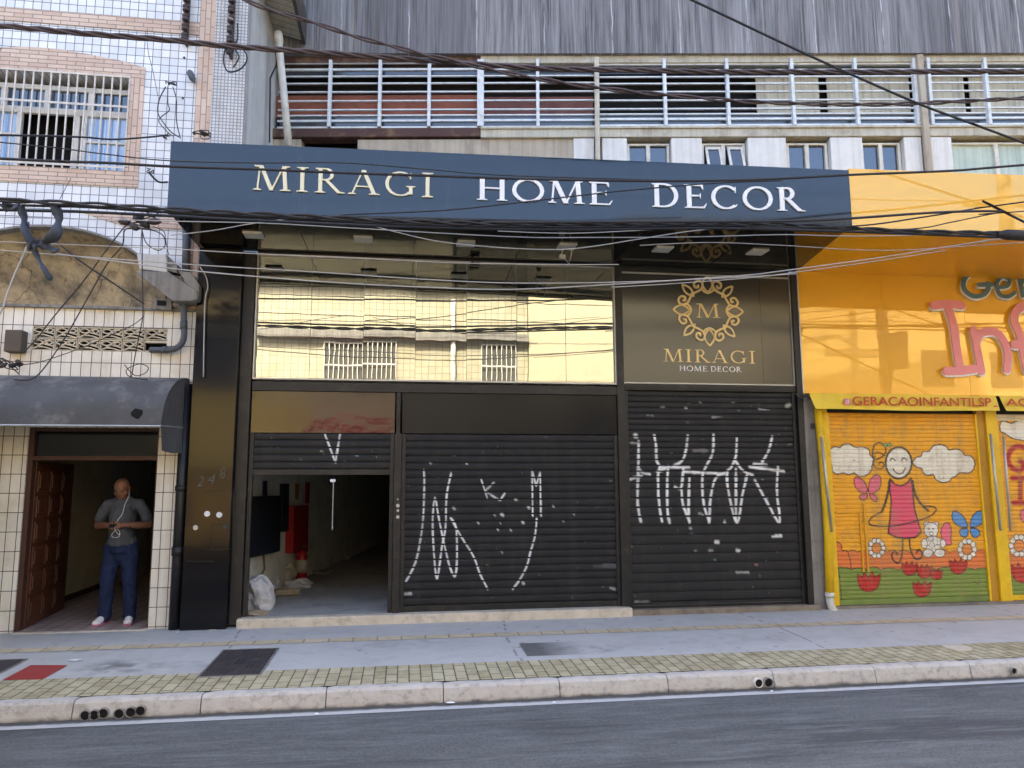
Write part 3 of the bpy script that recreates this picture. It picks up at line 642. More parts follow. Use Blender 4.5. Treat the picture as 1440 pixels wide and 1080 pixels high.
# x at which the wall turns dark
def hit(fr, px, py): return fr.px(px, py)[0]
xd = hit(FWc, 165, 700)
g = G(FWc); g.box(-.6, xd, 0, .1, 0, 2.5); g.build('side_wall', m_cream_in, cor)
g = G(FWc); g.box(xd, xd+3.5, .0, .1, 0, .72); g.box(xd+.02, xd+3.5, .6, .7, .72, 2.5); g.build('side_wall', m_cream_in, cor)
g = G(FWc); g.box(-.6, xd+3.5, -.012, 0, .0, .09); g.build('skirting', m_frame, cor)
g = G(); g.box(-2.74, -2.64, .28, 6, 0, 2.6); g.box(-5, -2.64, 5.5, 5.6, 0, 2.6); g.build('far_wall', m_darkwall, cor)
g = G(); g.box(-5, -2.64, .28, 5.6, 2.5, 2.6); g.build('ceiling', m_ceil, cor)
# side strip: dark channel pipe between tile and pillar
pipe('rain_pipe', [(-2.505,-.06,-.04),(-2.505,-.06,2.75)], .062, m_blackpaint, 'black vertical pipe squeezed between the tiled door jamb and the black pillar', 'pipe', [((-2.505,-.06,1.52),(-2.505,-.06,1.58)), ((-2.505,-.06,.8),(-2.505,-.06,.9))])

# ================================================================== BLACK SHOP
sh = thing('black_shop', 'black fronted shop unit with mirrored upper glazing between the tiled and yellow buildings', 'shop', (0,0,0))
g = G(); g.box(-2.425, -1.935, -.15, .1, -.045, 4.36); g.build('pillar', m_pillar, sh, bevel=.004)
g = G(); g.box(-1.933, -1.80, -.05, .1, .02, 4.36); g.build('post', m_blackpaint, sh, bevel=.004)
g = G(); g.box(-.118, -.032, -.03, .06, .10, 2.19); g.build('post', m_blackpaint, sh, bevel=.003)
g = G(); g.box(2.652, 2.745, -.03, .06, .10, 4.36); g.build('post', m_blackpaint, sh, bevel=.003)
g = G(); g.box(5.07, 5.15, -.05, .08, .02, 4.36); g.build('post', m_blackpaint, sh, bevel=.003)
g = G(); g.box(-1.79, 2.65, -.02, .05, 2.69, 2.80); g.box(2.747, 5.069, -.02, .05, 2.76, 2.84); g.build('beam', m_blackpaint, sh, bevel=.003)
g = G(); g.box(2.747, 5.069, -.035, -.021, 2.785, 2.80); g.build('beam_lip', m_blackpaint, sh)
g = G(); g.box(-1.79, -.12, .012, .03, 2.196, 2.688); g.build('transom_panel', m_transom, sh)
g = G(); g.box(-.03, 2.65, .010, .03, 2.196, 2.688); g.build('transom_panel', m_transom2, sh)
g = G(); g.box(-.10, -.055, -.006, .012, 2.19, 2.69); g.build('transom_mullion', m_blackpaint, sh)
g = G(); g.box(-1.79, 5.06, -.01, .05, 4.365, 4.46); g.build('head_band', m_blackpaint, sh)
# threshold
g = G(); g.box(-1.83, 2.75, -.14, .35, -.03, .098); g.build('threshold', m_threshold, sh, bevel=.012)
g = G(); g.box(2.752, 5.2, -.10, .35, -.03, .062); g.build('threshold', mat('dark_chipped_threshold', (.24,.2,.15), .9, var=.3, dirt=(.08,.07,.06), dk=.7, ds=6, bump=.6), sh, bevel=.012)
g = G(); g.box(-2.25, -2.15, -.17, -.1, -.05, -.005); g.box(-2.12, -2.03, -.175, -.1, -.05, .0); g.build('footing_stone', m_threshold, sh, bevel=.01)
# interior
f3a, f3b = gz(437, 808, .10), gz(552, 757, .10)
F3 = Frame((f3a.x, f3a.y, 0), math.atan2(f3b.y-f3a.y, f3b.x-f3a.x))
si = thing('shop_interior', 'long bare white walled shop interior seen under the half raised shutter', 'interior', (0,3,.1))
g = G(); g.add([(-2.2,.0,.1),(5.3,.0,.1),(5.3,18,.1),(-2.2,18,.1)], [(0,1,2,3)]); g.build('floor', m_greyfloor, si)
xs0 = F3.I @ Vector((-1.93, .1, 0))
g = G(F3); g.box(-3.2, 15, 0, .1, .0, 2.9); g.build('side_wall', m_inwall, si)
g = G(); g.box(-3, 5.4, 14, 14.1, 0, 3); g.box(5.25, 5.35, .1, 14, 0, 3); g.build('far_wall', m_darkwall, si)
g = G(); g.box(-2.2, 5.4, .1, 14, 2.9, 3.0); g.box(-2.2, 5.4, .30, .4, 2.75, 4.5); g.build('ceiling', m_ceil, si)
# mirror glazing
wn = thing('shop_window', 'wide mirrored bronze window with a thin pale frame above the shutters', 'window', (.4,0,2.83))
random.seed(3); npn = 7; pw = (2.635+1.775)/npn
for i in range(npn):
    a = -1.775+pw*i+.002; b = a+pw-.004; t1 = random.uniform(-.0035,.0035); t2 = random.uniform(-.003,.003)
    g = G(); y = .02; g.add([(a,y-t1,2.845),(b,y+t1,2.845),(b,y+t1+t2,4.345),(a,y-t1+t2,4.345),(a,y+.05,2.845),(b,y+.05,2.845),(b,y+.05,4.345),(a,y+.05,4.345)], [(0,1,2,3),(1,5,6,2),(5,4,7,6),(4,0,3,7),(3,2,6,7),(1,0,4,5)])
    g.build('pane', m_glass, wn)
g = G(); g.box(-1.79, 2.648, -.02, .05, 2.826, 2.845); g.box(-1.79, 2.648, -.02, .05, 4.345, 4.36); g.box(-1.79, -1.775, -.019, .05, 2.845, 4.345); g.box(2.636, 2.648, -.019, .05, 2.845, 4.345); g.build('frame', m_alu, wn)
# small camera under window head
g = G(); g.box(.78, .90, -.09, -.01, 4.29, 4.33); g.box(.80,.82,-.06,-.02,4.33,4.37); tag(g.build('small_sensor', m_black, bevel=.004), 'small black sensor box clipped under the top edge of the mirrored window', 'sensor')

# ---- canopy sign
cs = thing('canopy_sign', 'long dark blue canopy fascia with MIRAGI HOME DECOR in metal letters over the black shop', 'sign', (1.2,-1.5,4.36))
FL_ = 7.307; zt0, zt1 = 5.137, 5.03
g = G(FC); g.prism([(0,4.36),(FL_,4.365),(FL_,zt1),(0,zt0)], 0, .06); g.build('fascia', m_fascia, cs, bevel=.003)
g = G(FC); g.box(0, FL_, -.008, .0, 4.352, 4.372); g.build('bottom_trim', m_blackpaint, cs)
g = G()
a = FC.w(0,.06,0); b = FC.w(FL_,.06,0)
g.add([(a.x,a.y,4.385),(b.x,b.y,4.385),(5.14,-.02,4.385),(-2.45,-.02,4.385),(a.x,a.y,4.5),(b.x,b.y,4.5),(5.14,-.02,4.5),(-2.45,-.02,4.5)], [(0,1,2,3),(4,5,6,7),(0,4,5,1),(1,5,6,2),(2,6,7,3),(3,7,4,0)]); g.build('soffit', m_soffit, cs)
g = G(); g.add([(a.x,a.y,4.5),(b.x,b.y,4.5),(5.14,-.02,4.62),(-2.45,-.02,4.62)], [(0,1,2,3)]); g.box(-2.45, -2.40, -1.24, 0, 4.5, 4.9); g.build('deck', m_blackpaint, cs)
for k in range(1, 6):
    g = G(); xx = -2.45+k*1.265; g.box(xx-.003, xx+.003, -1.25-.06*k, -.02, 4.381, 4.386)
    g.build('panel_joint', m_dark, cs)

# serif capitals: every piece is a polygon or a stroke with changing width
def arc(cx, cy, rx, ry, a0, a1, n=22): return [(cx+rx*math.cos(R_(a0+(a1-a0)*i/n)), cy+ry*math.sin(R_(a0+(a1-a0)*i/n))) for i in range(n+1)]
def aw_(a0, a1, th, tk, n=22): return [th+(tk-th)*abs(math.cos(R_(a0+(a1-a0)*i/n)))**1.3 for i in range(n+1)]
def glyph(ch, K=.13, T=.05):
    P = []; SE = .035
    def sf(c, y, wd, top=False):
        d = -1 if top else 1; P.append(('p', [(c-wd/2,y),(c+wd/2,y),(c+wd/2,y+d*SE*.6),(c+wd*.2,y+d*SE*1.7),(c-wd*.2,y+d*SE*1.7),(c-wd/2,y+d*SE*.6)]))
    def st(c, wd, y0=0, y1=1): P.append(('p', [(c-wd/2,y0),(c+wd/2,y0),(c+wd/2,y1),(c-wd/2,y1)]))
    def dg(a, b, wd): P.append(('p', [(a[0]-wd/2,a[1]),(a[0]+wd/2,a[1]),(b[0]+wd/2,b[1]),(b[0]-wd/2,b[1])]))
    def el(cx, cy, rx, ry, a0, a1): P.append(('r', arc(cx,cy,rx,ry,a0,a1), aw_(a0,a1,T,K)))
    if ch == 'I': st(.2,K); sf(.2,0,.36); sf(.2,1,.36,True); w = .4
    elif ch == 'M':
        dg((.13,0),(.2,1),T); dg((.23,1),(.57,.0),K*1.05); dg((.57,.0),(.92,1),T); dg((1.0,0),(.94,1),K)
        sf(.13,0,.26); sf(1.0,0,.34); sf(.12,1,.2,True); sf(1.0,1,.22,True); w = 1.15
    elif ch == 'R':
        st(.2,K); sf(.2,0,.34); sf(.14,1,.2,True)
        P.append(('r', [(.2,.975),(.36,.975)]+arc(.36,.75,.2,.225,90,-90)+[(.3,.525),(.2,.525)], [T,T]+[T+(K-T)*abs(math.cos(R_(90-180*i/22)))**1.3 for i in range(23)]+[T,T]))
        dg((.80,0),(.38,.53),K*1.1); P.append(('p', [(.74,0),(.98,0),(.98,.02),(.84,.06)])); w = .93
    elif ch == 'A': dg((.1,0),(.42,.98),T); dg((.80,0),(.45,1.0),K*1.1); P.append(('p', [(.2,.3),(.62,.3),(.62,.3+T),(.2,.3+T)])); sf(.1,0,.24); sf(.80,0,.34); w = .95
    elif ch in 'GC':
        el(.5,.5,.42,.475,45,312); P.append(('p', [(.80,.70),(.84,.70),(.84,.97),(.80,.93)]))
        if ch == 'G': st(.83,K*.9,.08,.42); sf(.83,.42,.3,True); w = 1.0
        else: P.append(('p', [(.78,.08),(.85,.13),(.88,.22),(.80,.16)])); w = .95
    elif ch == 'O': P.append(('c', arc(.5,.5,.44,.475,0,360)[:-1], aw_(0,360,T,K)[:-1])); w = 1.0
    elif ch == 'H': st(.2,K); st(.82,K); sf(.2,0,.34); sf(.2,1,.34,True); sf(.82,0,.34); sf(.82,1,.34,True); P.append(('p', [(.2,.5),(.82,.5),(.82,.5+T),(.2,.5+T)])); w = 1.02
    elif ch == 'E':
        st(.2,K); sf(.14,0,.2); sf(.14,1,.2,True)
        for y, l in ((0,.70),(.5,.58),(1-T,.66)): P.append(('p', [(.2,y),(l,y),(l,y+T),(.2,y+T)]))
        P.append(('p', [(.70,0),(.78,.2),(.75,.2),(.64,.04)])); P.append(('p', [(.66,1),(.68,.8),(.65,.8),(.58,.96)])); P.append(('p', [(.56,.42),(.585,.42),(.585,.63),(.56,.63)])); w = .8
    elif ch == 'D':
        st(.2,K); sf(.14,0,.2); sf(.14,1,.2,True)
        P.append(('r', [(.2,.975),(.42,.975)]+arc(.42,.5,.42,.475,90,-90)+[(.2,.025)], [T,T]+[T+(K-T)*abs(math.cos(R_(90-180*i/22)))**1.3 for i in range(23)]+[T])); w = .95
    return P, w
def serif_word(word, fr, p0, p1, h, m, par, y0=-.02, y1=0.0, K=.13, T=.05, gap=.12, name='letter'):
    gl = [glyph(c, K, T) for c in word]; tot = sum(w for _, w in gl)+gap*(len(word)-1); sx = (p1[0]-p0[0])/tot; sl = (p1[1]-p0[1])/(p1[0]-p0[0]); x = 0
    for P, w in gl:
        g = G(fr)
        tr = lambda a, b: (p0[0]+(x+a)*sx, p0[1]+(x+a)*sx*sl+b*h)
        for k, pc in enumerate(P):
            if pc[0] == 'p': g.prism([tr(*q) for q in pc[1]], y0-.0004*k, y1)
            else: g.ribbon([tr(*q) for q in pc[1]], [q*h*(.6+.4*sx/h) for q in pc[2]], y0, y1, k, closed=pc[0] == 'c')
        o = g.build(name, m, par); x += w+gap
def word_px(word, fr, a, b, capa, **k):
    p0 = fr.px(*a, -.0); p1 = fr.px(*b, 0); top = fr.px(*capa, 0); serif_word(word, fr, p0, p1, top[1]-p0[1], **k)
word_px('MIRAGI', FC, (356,267.5), (610,278.5), (357,233), m=m_goldp, par=cs, K=.12, T=.045, gap=.16)
word_px('HOME', FC, (669,281.5), (862,289.5), (669,249.5), m=m_whitel, par=cs, K=.15, T=.06)
word_px('DECOR', FC, (915,291.5), (1130,298), (915,258.5), m=m_whitel, par=cs, K=.15, T=.06)

# soffit lights
for k, (px, py) in enumerate(((357,330),(511,336),(655,342),(797,346),(932,350),(1065,354))):
    p = gz(px, py, 4.38); od = ['leftmost', 'second', 'third', 'fourth', 'fifth', 'rightmost'][k]
    lab = f'{od} from the left of six square lights in the canopy soffit' if k not in (0, 5, 3) else (f'{od} of six square lights in the canopy soffit' if k != 3 else 'broken square soffit light, fourth from the left, hanging open by its bracket')
    t = thing('soffit_light', lab, 'ceiling light', (p.x,p.y,4.38), 'square lights in the canopy soffit')
    g = G(); q = .105; g.box(p.x-q, p.x+q, p.y-q, p.y+q, 4.366, 4.386); g.build('frame', m_whitep if False else m_light, t, bevel=.003)
    g = G(); q = .088; g.box(p.x-q, p.x+q, p.y-q, p.y+q, 4.362, 4.367); g.build('diffuser', m_light, t)
    if k == 3:
        g = G(); g.tube([(p.x-.03,p.y,4.37),(p.x-.07,p.y,4.27),(p.x+.03,p.y+.02,4.17),(p.x+.06,p.y+.02,4.3),(p.x+.06,p.y,4.37)], .006, 6); g.box(p.x-.09,p.x-.02,p.y-.02,p.y+.01,4.22,4.27); g.build('hanging_bracket', m_alu, t)

# ---- logo panel
lg = thing('logo_sign', 'dark satin panel with gold scroll emblem and MIRAGI HOME DECOR beside the mirrored window', 'sign', (3.9,0,2.86))
mid = (F0.px(1070,450)[0])
g = G(); g.box(2.75, mid-.0015, .0, .03, 2.862, 4.36); g.box(mid+.0015, 5.068, .0, .03, 2.862, 4.36); g.build('panel', m_logo, lg)
g = G(); g.box(2.747, 5.069, -.015, .0, 2.845, 2.860); g.box(5.052, 5.069, -.014, .0, 2.86, 4.36); g.box(2.75, 5.05, -.014, 0, 4.285, 4.305); g.build('trim', m_alu, lg)
c = F0.px(996,437); sc = F0.px(1045,437)[0]-c[0]; szv = F0.px(993,388)[1]-c[1]
k_ = [0]
gg = G()
def em(pts, wd=.03, closed=False):
    P = spline(pts, 5, closed)
    for a, b in ((1,1),):
        gg.ribbon([(c[0]+p[0]*sc, c[1]+p[1]*szv) for p in P], wd*(sc+szv)/1.15, -.006, .0, k_[0], closed); k_[0] += 1
def leaf(cx, cy, ang, L, Wd):
    ca, sa = math.cos(ang), math.sin(ang); pts = []
    for i in range(25):
        t = i/24; u = -L/2+L*t; v = Wd*math.sin(math.pi*t)**.9/2; pts.append((cx+u*ca-v*sa, cy+u*sa+v*ca))
    for i in range(1, 24):
        t = 1-i/24; u = -L/2+L*t; v = -Wd*math.sin(math.pi*t)**.9/2; pts.append((cx+u*ca-v*sa, cy+u*sa+v*ca))
    gg.ribbon([(c[0]+p[0]*sc, c[1]+p[1]*szv) for p in pts], .05*(sc+szv)/2, -.006, 0, k_[0], True); k_[0] += 1
for q in range(4): a = q*math.pi/2; leaf(.76*math.cos(a), .76*math.sin(a), a, .46, .27)
for q in range(4): a = math.pi/4+q*math.pi/2; leaf(.62*math.cos(a)*1.42*.9, .62*math.sin(a)*1.42*.9, a, .44, .18)
for q in range(4):
    a = q*math.pi/2; ca, sa = math.cos(a), math.sin(a)
    for s in (1, -1):
        rot = lambda u, v: ((u*ca-v*s*sa), (u*sa+v*s*ca))
        em([rot(*p) for p in ((.47,.47),(.52,.33),(.62,.18),(.78,.15),(.85,.26),(.77,.38),(.66,.36),(.66,.27),(.73,.28))], .034)
        em([rot(*p) for p in ((.50,.0),(.54,.10),(.62,.18))], .032)
gg.build('emblem', m_gold, lg)
word_px('M', F0, (979,446.5), (1012,447), (979,427), m=m_gold, par=lg, y0=-.006, K=.12, T=.05)
word_px('MIRAGI', F0, (933,508.5), (1062.5,511.5), (933,490.5), m=m_gold, par=lg, y0=-.006, K=.12, T=.05, gap=.14)
word_px('HOME', F0, (955,521.5), (995,522.5), (955,514), m=m_whitel, par=lg, y0=-.005, K=.16, T=.08)
word_px('DECOR', F0, (999,522.5), (1043,523.5), (999,515), m=m_whitel, par=lg, y0=-.005, K=.16, T=.08)

# plain lettering from the built-in typeface
def text(s, fr, p0, p1, h, m, par, name='lettering', y=-.004, off=.0, ext=.002, shear=0):
    cu = bpy.data.curves.new('t', 'FONT'); cu.body = s; cu.extrude = .01; cu.offset = off; cu.shear = shear; ob = bpy.data.objects.new('t', cu); COL.objects.link(ob)
    bpy.context.view_layer.update(); me = bpy.data.meshes.new_from_object(ob.evaluated_get(bpy.context.evaluated_depsgraph_get())); bpy.data.objects.remove(ob); bpy.data.curves.remove(cu)
    V = [v.co.copy() for v in me.vertices]; xs = [v.x for v in V]; ys = [v.y for v in V]; x0, x1, y0, y1 = min(xs), max(xs), min(ys), max(ys)
    sx = (p1[0]-p0[0])/(x1-x0); sl = (p1[1]-p0[1])/(p1[0]-p0[0]); g = G(fr)
    g.add([(p0[0]+(v.x-x0)*sx, y-(.5+v.z*50)*ext, p0[1]+(v.x-x0)*sx*sl+(v.y-y0)/(y1-y0)*h) for v in V], [tuple(p.vertices) for p in me.polygons])
    bpy.data.meshes.remove(me); return g.build(name, m, par)
m_num = mat('worn_grey_numeral', (.07,.07,.07), .4, metal=.3, bump=0)
for ch, a, b in (('2',(277,684),(287,670)), ('4',(291.5,681),(303,667)), ('8',(309,673),(318,658))):
    p0 = F0.px(a[0], a[1], -.15); p1 = F0.px(b[0], b[1], -.15); text(ch, F0, p0, (p1[0], p0[1]), p1[1]-p0[1], m_num, sh, 'house_numeral', y=-.150, shear=.2)
for (px, py) in ((291.5,722.5),(308.5,724)):
    p = F0.px(px, py, -.15); g = G(); g.tube([(p[0],-.148,p[1]),(p[0],-.162,p[1])], .032, 16); g.build('white_disc', m_whitep, sh)
for (px, py) in ((275,742),(317,741)):
    p = F0.px(px, py, -.15); g = G(); g.tube([(p[0],-.148,p[1]),(p[0],-.156,p[1])], .028, 16); g.build('dark_disc', m_alu if px == 275 else m_steel, sh)
g = G(); F = lambda x, y: F0.px(220+x*.3516, 520+y*.3519, -.15)
for a, b in (((190,488),(310,480)),((218,618),(305,622)),((218,720),(305,715)),((120,765),(230,765)),((128,618),(170,620))): g.ribbon([F(*a), F(*b)], .006, -.1525, -.149, 0)
g.ribbon([F(308,480), F(305,715)], .006, -.153, -.149, 0); g.ribbon([F(222,622), F(220,715)], .006, -.153, -.149, 0); g.build('hatch_seam', m_black, sh)

# ================================================================== ROLLER SHUTTERS with painted marks
class Canvas:
    """a slatted curtain as a fine sheet; paint is laid on it as colour per point"""
    def __init__(s, x0, x1, z0, z1, slats, y, base, step=.009, rows=9, depth=.012):
        s.X = np.arange(x0, x1+step*.5, (x1-x0)/max(1, round((x1-x0)/step)))
        prof = [(0,0),(.07,-depth*.2),(.12,-depth),(.3,-depth*1.25),(.5,-depth*1.3),(.7,-depth*1.2),(.86,-depth),(.91,-depth*.25),(.97,0)][:rows]
        Z, Y, ph = [], [], []; z = z1
        hs = slats(z1-z0)
        for h in hs:
            for t, d in prof: Z.append(z-h*t); Y.append(y+d+.0); ph.append(t)
            z -= h
        Z.append(z); Y.append(y); ph.append(0)
        s.Z = np.array(Z); s.Y = np.array(Y); s.ph = np.array(ph)
        s.xx, s.zz = np.meshgrid(s.X, s.Z); s.pp = np.repeat(s.ph[:, None], len(s.X), 1); s.yy = np.repeat(s.Y[:, None], len(s.X), 1)
        s.c = np.ones(s.xx.shape+(3,))*np.array(base); s.n = fbm(s.xx, s.zz, 14, 9); s.n2 = fbm(s.xx, s.zz, 9, 21)
    def put(s, mask, col, a=1.0):
        a = mask*a
        for i in range(3): s.c[..., i] = s.c[..., i]*(1-a)+col[i]*a
    def poly(s, P, col, a=1.0):
        x, z = s.xx, s.zz; ins = np.zeros(x.shape, bool); n = len(P)
        for i in range(n):
            (x1, z1), (x2, z2) = P[i], P[(i+1)%n]
            if z1 == z2: continue
            c = ((z1 > z) != (z2 > z)) & (x < (x2-x1)*(z-z1)/(z2-z1)+x1); ins ^= c
        s.put(ins.astype(float), col, a)
    def stroke(s, P, w, col, soft=.35, crest=False, a=1.0, rough=0):
        D = np.full(s.xx.shape, 9.0)
        for (x1, z1), (x2, z2) in zip(P[:-1], P[1:]):
            m = w*2+.02
            bx = (s.X > min(x1,x2)-m) & (s.X < max(x1,x2)+m); bz = (s.Z > min(z1,z2)-m) & (s.Z < max(z1,z2)+m)
            if not bx.any() or not bz.any(): continue
            ix = np.where(bx)[0]; iz = np.where(bz)[0]; sl = (slice(iz[0], iz[-1]+1), slice(ix[0], ix[-1]+1))
            dx, dz = x2-x1, z2-z1; L = dx*dx+dz*dz+1e-12; t = np.clip(((s.xx[sl]-x1)*dx+(s.zz[sl]-z1)*dz)/L, 0, 1)
            d = np.hypot(s.xx[sl]-x1-t*dx, s.zz[sl]-z1-t*dz); D[sl] = np.minimum(D[sl], d)
        k = np.clip((w/2+(s.n-.5)*rough*w-D)/(w*soft)+.5, 0, 1)
        if crest: k = k*((s.pp > .1) & (s.pp < .9))
        if rough: k = k*np.clip(.45+1.1*s.n2, 0, 1)
        s.put(k, col, a)
    def build(s, name, m, par):
        v = np.stack([s.xx.ravel(), s.yy.ravel(), s.zz.ravel()], 1)-np.array(par['_r']); ny, nx = s.xx.shape; i = np.arange(nx*ny).reshape(ny, nx)
        f = np.stack([i[:-1,:-1].ravel(), i[1:,:-1].ravel(), i[1:,1:].ravel(), i[:-1,1:].ravel()], 1)
        me = bpy.data.meshes.new(name); me.from_pydata(v.tolist(), [], f.tolist()); me.materials.append(m); o = bpy.data.objects.new(name, me); COL.objects.link(o); o.parent = par; o['_r'] = tuple(par['_r'])
        c = np.ones((len(v), 4)); c[:, :3] = s.c.reshape(-1, 3); me.color_attributes.new('paint', 'FLOAT_COLOR', 'POINT').data.foreach_set('color', c.ravel()); return o
def shutter(label, x0, x1, z0, z1, y, base, hfun, m, group, marks=None, step=.009, open_z=None, bar=m_blackpaint, guide=m_blackpaint, rows=9, depth=.012, gd=.05):
    t = thing('roller_shutter', label, 'shutter', ((x0+x1)/2, y, z0), group)
    zb = open_z if open_z else z0+.07
    cv = Canvas(x0+gd*.6, x1-gd*.6, zb, z1, hfun, y, base, step, rows, depth)
    if marks: marks(cv)
    cv.build('curtain', m, t)
    g = G(); g.box(x0+gd*.6, x1-gd*.6, y-.018, y+.03, zb-.068, zb-.001); g.build('bottom_bar', bar, t, bevel=.005)
    for a, b in ((x0, x0+gd), (x1-gd, x1)):
        g = G(); g.box(a, b, y-.03, y+.03, z0-.0, z1); g.build('guide', guide, t, bevel=.004)
    return t
def even(h):
    def f(H): n = max(1, round(H/h)); return [H/n]*n
    return f
WHITE = (.80, .80, .80)
zf = lambda ox, oy, k: (lambda pts: [F0.px(ox+x/k, oy+y/k, .01) for x, y in pts])
def specks(cv, n, seed, x0, x1, z0, z1, smin=.004, smax=.013, col=(.5,.5,.48)):
    r = np.random.RandomState(seed)
    for k in range(n):
        x, z = r.uniform(x0, x1), r.uniform(z0, z1); L = r.uniform(0, .04) if r.rand() < .4 else 0
        cv.stroke([(x, z), (x+L+.001, z+r.uniform(-.004,.004))], r.uniform(smin, smax), tuple(c*r.uniform(.4,1) for c in col), .5)
def marks1(cv):
    z = zf(330, 540, 3.176); cv.stroke(z([(403,225),(450,350),(470,225)]), .022, WHITE, crest=True, rough=.6)
    specks(cv, 16, 2, cv.X[0], cv.X[-1], cv.Z[-1], cv.Z[0]); cv.stroke(z([(88,388),(115,390)]), .02, (.4,.4,.4), rough=1); cv.stroke(z([(660,374),(695,374)]), .014, (.16,.16,.16), rough=1)
def marks2(cv):
    z = zf(540, 540, 3.178); k = dict(crest=True, rough=.35)
    for P in ([(178,385),(180,450),(175,600),(162,700),(140,800),(97,885)],
              [(300,400),(280,500),(275,640),(260,720),(237,870),(222,740),(218,600),(228,510),(245,600),(268,710),(295,820),(318,858),(326,780),(322,640),(297,600),(350,690),(400,770),(430,850),(463,915)],
              [(683,600),(675,680),(655,750),(640,810),(610,870),(575,918)]): cv.stroke([tuple(p) for p in spline(z(P), 4)], .02, WHITE, **k)
    for P in ([(435,428),(462,510)], [(492,440),(452,478),(500,510),(520,520),(540,488)], [(665,590),(662,385),(680,455),(698,398),(702,590)]): cv.stroke(z(P), .019, WHITE, **k)
    for x, y, r in ((205,353,.03),(310,555,.03),(420,620,.022),(527,583,.028),(588,517,.024),(645,550,.022),(620,888,.03),(525,750,.024),(590,992,.02),(800,612,.02),(493,585,.016),(518,620,.014),(508,650,.014),(620,617,.02),(565,652,.014),(848,582,.013),(755,545,.02),(368,355,.016)):
        p = z([(x,y),(x+4,y+3)]); cv.stroke(p, r, (.62,.62,.6), .6, rough=1.2)
    cv.stroke(z([(985,812),(1037,814)]), .05, (.12,.12,.13), .5); cv.stroke(z([(940,816),(1037,814)]), .03, (.07,.07,.075), .9)
    cv.stroke(z([(88,938),(118,938)]), .03, (.45,.45,.44), rough=1); cv.stroke(z([(1010,912),(1035,922)]), .035, (.4,.4,.4), rough=2)
    specks(cv, 70, 5, cv.X[0], cv.X[-1], cv.Z[-1], cv.Z[0], .003, .009, (.3,.3,.29))
def marks3(cv):
    z = zf(840, 540, 3.176); k = dict(crest=True, rough=.35)
    L = [[(172,230),(173,233)], [(185,258),(183,370),(180,500),(184,560),(195,615)], [(190,385),(212,400),(235,402)], [(200,410),(160,420),(138,435),(136,458)],
     [(255,230),(263,280),(265,340),(280,370),(272,400),(274,500),(282,570),(290,615)], [(265,392),(290,385),(320,368)], [(318,365),(313,430),(314,560),(323,620)],
     [(405,230),(395,300),(378,345),(340,366)], [(290,372),(410,372)], [(385,375),(375,462),(348,460)], [(376,470),(384,540),(412,614)], [(412,420),(408,560),(412,614)],
     [(520,225),(515,310),(485,370),(470,420),(475,530),(500,615)], [(500,615),(508,500),(530,420),(570,398)], [(388,392),(560,400)],
     [(623,240),(620,320),(600,370),(580,400),(590,500),(625,620),(650,490),(670,405)], [(618,345),(650,385),(695,408)], [(620,380),(620,610)],
     [(782,235),(765,300),(738,345)], [(700,357),(758,362)], [(680,370),(835,390)], [(705,430),(760,530),(815,618),(803,480),(808,370)]]
    for i, P in enumerate(L): cv.stroke([tuple(p) for p in spline(z(P), 4)], .052 if i in (0,) else .03, WHITE, crest=i not in (14, 20, 8), rough=.5, soft=.5)
    for x0, y0, x1, y1, wd, cc in ((222,140,250,142,.022,.5),(515,148,560,146,.02,.3),(435,297,495,299,.035,.18),(725,112,768,115,.014,.4),(785,683,818,680,.03,.75),(625,842,675,840,.03,.35),(180,978,225,980,.045,.4),(148,262,185,264,.02,.35),(458,80,466,82,.025,.5),(395,107,402,108,.02,.4),(630,118,636,119,.02,.5),(530,708,542,710,.03,.7),(505,742,515,744,.03,.4),(625,742,634,744,.03,.75),(570,616,573,617,.025,.7),(415,645,420,647,.03,.35),(855,270,870,270,.02,.15),(852,92,862,92,.05,.35),(760,510,760,512,.02,.3),(455,580,475,584,.02,.4),(285,103,300,104,.02,.3),(605,82,615,83,.018,.45)):
        cv.stroke(z([(x0,y0),(x1,y1)]), wd, (cc,cc,cc*.95), .6, rough=1.6)
    specks(cv, 110, 8, cv.X[0], cv.X[-1], cv.Z[-1], cv.Z[0], .003, .01, (.3,.3,.29))
    cv.c *= (1+.5*np.clip(fbm(cv.xx, cv.zz, 2, 31)-.5, 0, 1))[..., None]
GRP = 'black roller shutters of the closed shop'
shutter('half raised narrow black shutter with a white sprayed V over the open bay', -1.795, -.119, .10, 2.192, .03, (.020,.0205,.022), even(.088), m_shutter, GRP, marks1, open_z=1.70+.065)
shutter('wide black shutter sprayed with tall white zigzags and a hook, between two posts', -.031, 2.651, .10, 2.188, .03, (.017,.0175,.020), lambda H: even(.087)(H), m_shutter, GRP, marks2)
def h3(H):
    n1, n2 = 17, 12; a = .073; r = (H-n1*a)/n2; return [a]*n1+[r]*n2
shutter('tall black shutter tagged with a row of white spray lettering, left of the yellow pipe', 2.746, 5.068, .062, 2.758, .03, (.020,.0205,.022), h3, m_shutter, GRP, marks3)

